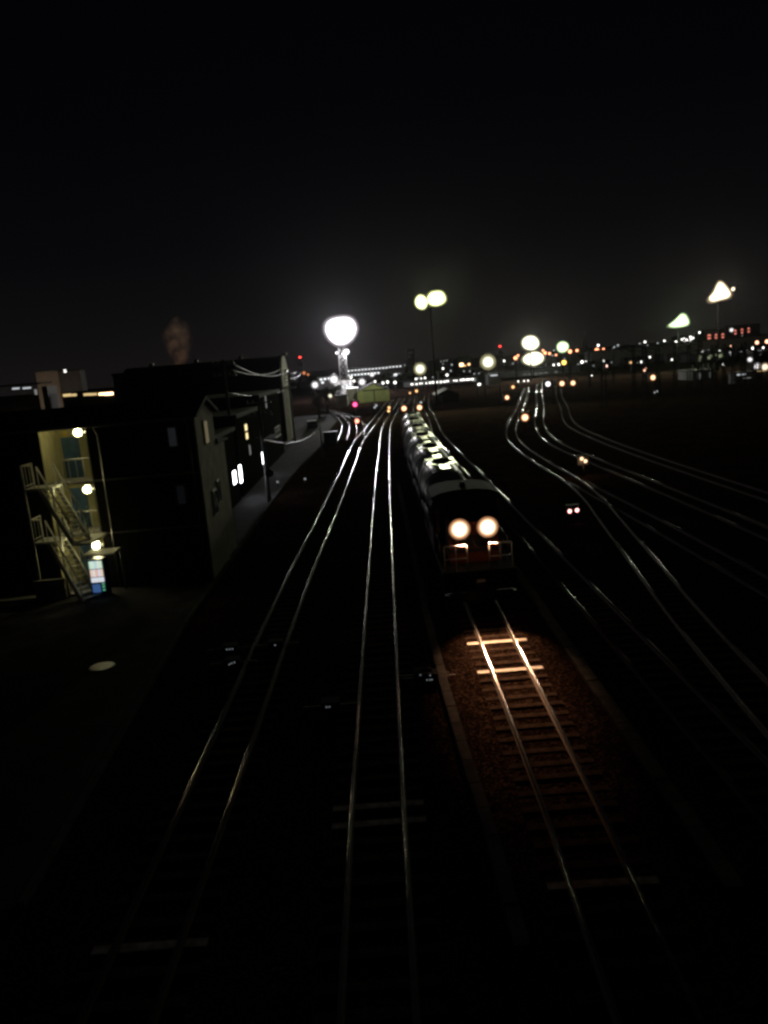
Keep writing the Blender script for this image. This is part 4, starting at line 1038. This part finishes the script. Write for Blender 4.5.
tree(404,377,350,18,9,'dark low tree in front of the office building, nearest the round street lamp')
tree(318,402,150,13,14,'dark tree behind the parked car')

# ------------------------------------------------------------------ poles, wires, catenary masts
def pole(base, toppx, label, arms=2, rad=.16, cat='utility pole', insul=True):
    b = P(*base, G) if not isinstance(base, Vector) else base
    v = ray(*toppx); t = b.y/v.y; h = CAM_H+v.z*t-G
    r_ = thing('utility_pole', label, cat, (b.x, b.y, G))
    MB().tube([(0,0,0),(0,0,h)], [rad, rad*.65], 10).build('pole', POLEC, r_)
    for k in range(arms):
        z = h-.35-k*.9; MB().box(-.9,.9,-.05,.05,z-.05,z+.05).build('crossarm', GALV, r_)
        if insul:
            for x in (-.8,-.4,.4,.8): MB().lathe((x,0,z+.05),(0,0,1),[(0,.03),(.05,.06),(.1,.03),(.16,.05)],8).build('insulator', WHITEP, r_)
    return b, h
pb1, ph1 = pole((269.5,502),(257,398),'dark utility pole on the road edge with a round sign plate')
MB_s = MB().lathe((.25,-.2,2.2),(0,-1,0),[(0,.32),(.03,.32)],18).build('sign_plate', DARK, None); MB_s.parent = [o for o in COL.objects if o.get('label','').startswith('dark utility pole on the road edge')][0]
pb2, ph2 = pole((295,441),(289.5,372),'utility pole in front of the pale rounded warehouse end',3)
pb3, ph3 = pole(Vector((-11.6,62,G)),(228,359),'utility pole rising behind the apartment gable')
pb4, ph4 = pole((323,458),(320.5,424),'short post standing alone beside the kerb near the parked car',0,.09,'post')
pole((478,402),(478.5,367),'dark slim yard pole right of the dark gabled hut',1,.2)
pole((486,404),(485.5,370),'second dark yard pole right of the dark gabled hut',1,.2)
pole((500.5,402),(499.5,371),'dark yard pole below the left far red lamp',1,.2)
pole((439.5,396),(439,371),'dark yard pole directly behind the dark gabled hut',1,.2)
def wire(a, b, sag, label, rad=.02):
    a, b = Vector(a), Vector(b); pts = []
    for i in range(15):
        t = i/14; p = a.lerp(b,t)-a; pts.append((p.x,p.y,p.z-4*sag*t*(1-t)))
    o = MB().tube(pts, rad, 5).build('power_line', WIRE); o.location = a
    tag(o,label,'power line')
def atp(px, py, dist): return D(px,py,dist)
wire(atp(229,361.5,62), atp(288,371,pb2.y), .9,'upper overhead power line sagging between the poles before the warehouse',.03)
wire(atp(229,369,62), atp(284,367,pb2.y-6), .7,'second overhead power line sagging before the warehouse roof',.025)
wire(atp(226,392,62), atp(286,389,pb2.y), .6,'low overhead power line crossing the dark warehouse wall',.03)
wire(atp(256,437,pb1.y), atp(318,428,110), 1.1,'thin cable sagging across the service road',.02)
wire(atp(281,372.5,pb2.y), atp(297,371.5,150), .4,'short bright power line right of the warehouse end, the upper one',.05)
wire(atp(289,378,pb2.y), atp(300.5,374,150), .3,'short bright power line right of the warehouse end, the lower one',.05)

def cat_mast(px, pyb, pyt, dist, label, w=.5):
    b = D(px, pyb, dist); t_ = D(px, pyt, dist); h = t_.z-G
    r_ = thing('catenary_mast', label, 'catenary mast', (b.x, dist, G))
    m = MB()
    for a,c in ((-1,-1),(1,-1),(1,1),(-1,1)): m.bar((a*w/2,c*w/2,0),(a*w/2*.8,c*w/2*.8,h),.09)
    k = int(h/.7)
    for i in range(k):
        z0, z1 = h*i/k, h*(i+1)/k; s1 = 1 if i % 2 else -1
        for c in (-1,1): m.bar((s1*w/2*.9,c*w/2*.9,z0),(-s1*w/2*.9,c*w/2*.9,z1),.05); m.bar((c*w/2*.9,s1*w/2*.9,z0),(c*w/2*.9,-s1*w/2*.9,z1),.05)
    m.build('lattice_mast', MATTE, r_)
    m = MB().bar((0,0,h-.8),(-2.6,0,h-.5),.1); m.bar((0,0,h-2),(-2.6,0,h-.55),.06); m.build('cantilever', MATTE, r_)
    return r_
cat_mast(604,395,358,120,'dark catenary mast below the orange town lamps',.75)
cat_mast(634,395,345,140,'slim catenary mast left of the lone warm signal lamp',.5)
cat_mast(658,395,344,135,'dark catenary mast right of the lone warm signal lamp',.6)
cat_mast(675,395,342,150,'catenary mast under the green triangular floodlights',.5)
cat_mast(689,395,343,150,'catenary mast left of the building with pale pilasters',.6)
cat_mast(714,395,345,115,'thick catenary mast in front of the building with pale pilasters',.7)
cat_mast(733,395,345,130,'catenary mast left of the parked coach',.5)
cat_mast(757,420,345,100,'nearest catenary mast close to the right edge',.8)
cat_mast(571,395,366,170,'catenary mast above the row of three signal lamps',.5)
cat_mast(614,395,349,190,'slim far catenary mast just right of the orange town lamps',.4)
cat_mast(590,392,352,180,'slim catenary mast left of the orange town lamps',.45)
cat_mast(645,400,346,125,'catenary mast directly left of the lone warm signal lamp',.6)
cat_mast(700,398,340,135,'catenary mast in front of the left end of the building with pale pilasters',.6)
cat_mast(724,396,344,140,'catenary mast between the thick mast and the parked coach',.5)
cat_mast(743,404,342,118,'catenary mast in front of the parked coach',.65)
cat_mast(517,388,361,210,'slim far catenary mast left of the stacked floodlights',.4)

# ------------------------------------------------------------------ parked car and cabinet
cpos = P(313,431,G)
car = thing('parked_car','dark parked car with a painted pale gleam on its roof edge','car',(cpos.x,cpos.y,G),.1)
b = MB().prism([(0,.3),(4.1,.3),(4.15,.75),(4.0,.95),(3.2,1.0),(2.6,1.45),(1.1,1.48),(.45,1.0),(.05,.9)], -.82, .82, 'x'); b.build('body', mat('car_paint',(.05,.05,.055),.25), car)
MB().box(-.72,.72,.5,.56,1.0,1.04).build('bonnet_trim', GALV, car)
f_ = MB().prism([(.46,1.02),(1.08,1.45),(1.06,1.47),(.42,1.03)], -.7, .7, 'x'); f_.build('windscreen', GLASS, car)
MB().box(-.74,.74,1.1,2.55,1.482,1.5).build('roof_gleam', WHITEP, car)  # white panel paints the gleam on the dark roof
for sx in (-1,1):
    MB().prism([(.75,1.02),(3.0,1.02),(2.55,1.38),(1.2,1.38)], sx*.822, sx*.83, 'x').build('side_window', GLASS, car)
    MB().box(sx*.6-.15,sx*.6+.15,-.01,.06,.62,.76).build('headlight', GLASS, car)
    for y in (.8,3.3):
        wl = MB().lathe((sx*.7,y,.31),(sx,0,0),[(0,.31),(.16,.31),(.18,.28)],16).build('wheel', BLACK, car); MB().lathe((sx*.885,y,.31),(sx,0,0),[(0,.18),(.01,.17)],12).build('rim', GALV, wl)
cpos = P(339,441,G); cpos.y = 97.5
cabt = thing('relay_cabinet','low trackside relay cabinet with a pale top edge beside the curved siding','cabinet',(cpos.x-.9,cpos.y,G))
MB().box(-.8,.8,0,.6,0,1.5).build('cabinet_body', DARK, cabt); MB().box(-.9,.9,-.1,.7,1.503,1.56).build('lid', GALV, cabt)
for x in (-.4,.4): MB().box(x-.36,x+.36,-.04,-.003,.1,1.4).build('door', GREYP, cabt)

# ------------------------------------------------------------------ extra lamp light, added at or near the lamps built above
def beam(px, py, dist, energy, col, rad, tgt=(0,0,6)):
    c = D(px, py, dist); spot('floodlight_beam', (c.x, dist-2.6, c.z), tgt, energy, col, 160, .5, rad)
beam(340,331,250,75000,(1,.96,1),2.6)
c = D(344.5,352,250); point('tower_lower_lamp_light', (c.x+.4, 246.5, c.z-.5), 3000, (1,.96,1), .5)
beam(432,299,150,15000,(.95,1,.62),1.2)
beam(530,342,250,20000,(1,1,.8),1.6); beam(533,358,265,18000,(1,1,.8),1.6); beam(562,347,300,5000,(.8,1,.65),1.6)
beam(678,321,230,6000,(.8,1,.62),1.4); beam(718,292,210,9000,(1,.88,.68),1.4)
for q in ((678,321,226,4500,(.85,1,.7)),(718,292,206,5000,(1,.9,.72)),(530,342,247,4000,(1,1,.8))): point('floodlight_spill', D(*q[:3]), q[3], q[4], 1.2)
beam(420,369,200,1500,(1,1,.75),.6); beam(488,362,215,2500,(1,1,.75),.6)
point('tower_base_light', (tw.x+6, 257, 6.5), 12000, (1,.96,1), .5)
c = D(362,382,262); point('shed_lamp_light', (gs.location.x+3, 186, 7.0), 1500, (1,1,.72), .3)

c = P(583.5,460,1.1); point('signal_lamp_light', (c.x-.1,c.y-.35,c.z-.1), 14, (1,.55,.28), .06)
c = D(678,321,228); point('green_mast_light', c, 5000, (.8,1,.6), 1.0)

# ------------------------------------------------------------------ haze
hz = MB().box(-620,620,-40,980,-1.25,70).build('haze', None); hz.data.materials.clear()
M = bpy.data.materials.new('haze'); M.use_nodes = True; nt = M.node_tree
for n_ in list(nt.nodes): nt.nodes.remove(n_)
o_ = nt.nodes.new('ShaderNodeOutputMaterial'); pv = nt.nodes.new('ShaderNodeVolumePrincipled')
pv.inputs['Color'].default_value = (.9,.9,.92,1); pv.inputs['Density'].default_value = 0.000028; pv.inputs['Anisotropy'].default_value = .91
nt.links.new(pv.outputs[0], o_.inputs['Volume']); M.cycles.homogeneous_volume = True if hasattr(M.cycles,'homogeneous_volume') else False
hz.data.materials.append(M); tag(hz, kind='stuff')

# ------------------------------------------------------------------ render settings
SC.render.engine = 'CYCLES'
vs = SC.view_settings; vs.view_transform = 'Standard'; vs.look = 'None'; vs.exposure = 0; vs.gamma = 1
SC.cycles.max_bounces = 5; SC.cycles.diffuse_bounces = 2; SC.cycles.glossy_bounces = 3; SC.cycles.volume_bounces = 0
SC.cycles.use_denoising = True; SC.cycles.denoiser = 'OPENIMAGEDENOISE'
SC.cycles.sample_clamp_indirect = 4.0
SC.cycles.caustics_reflective = False; SC.cycles.caustics_refractive = False
SC.cycles.use_light_tree = True
SC.cycles.pixel_filter_type = 'BLACKMAN_HARRIS'; SC.cycles.filter_width = 2.8
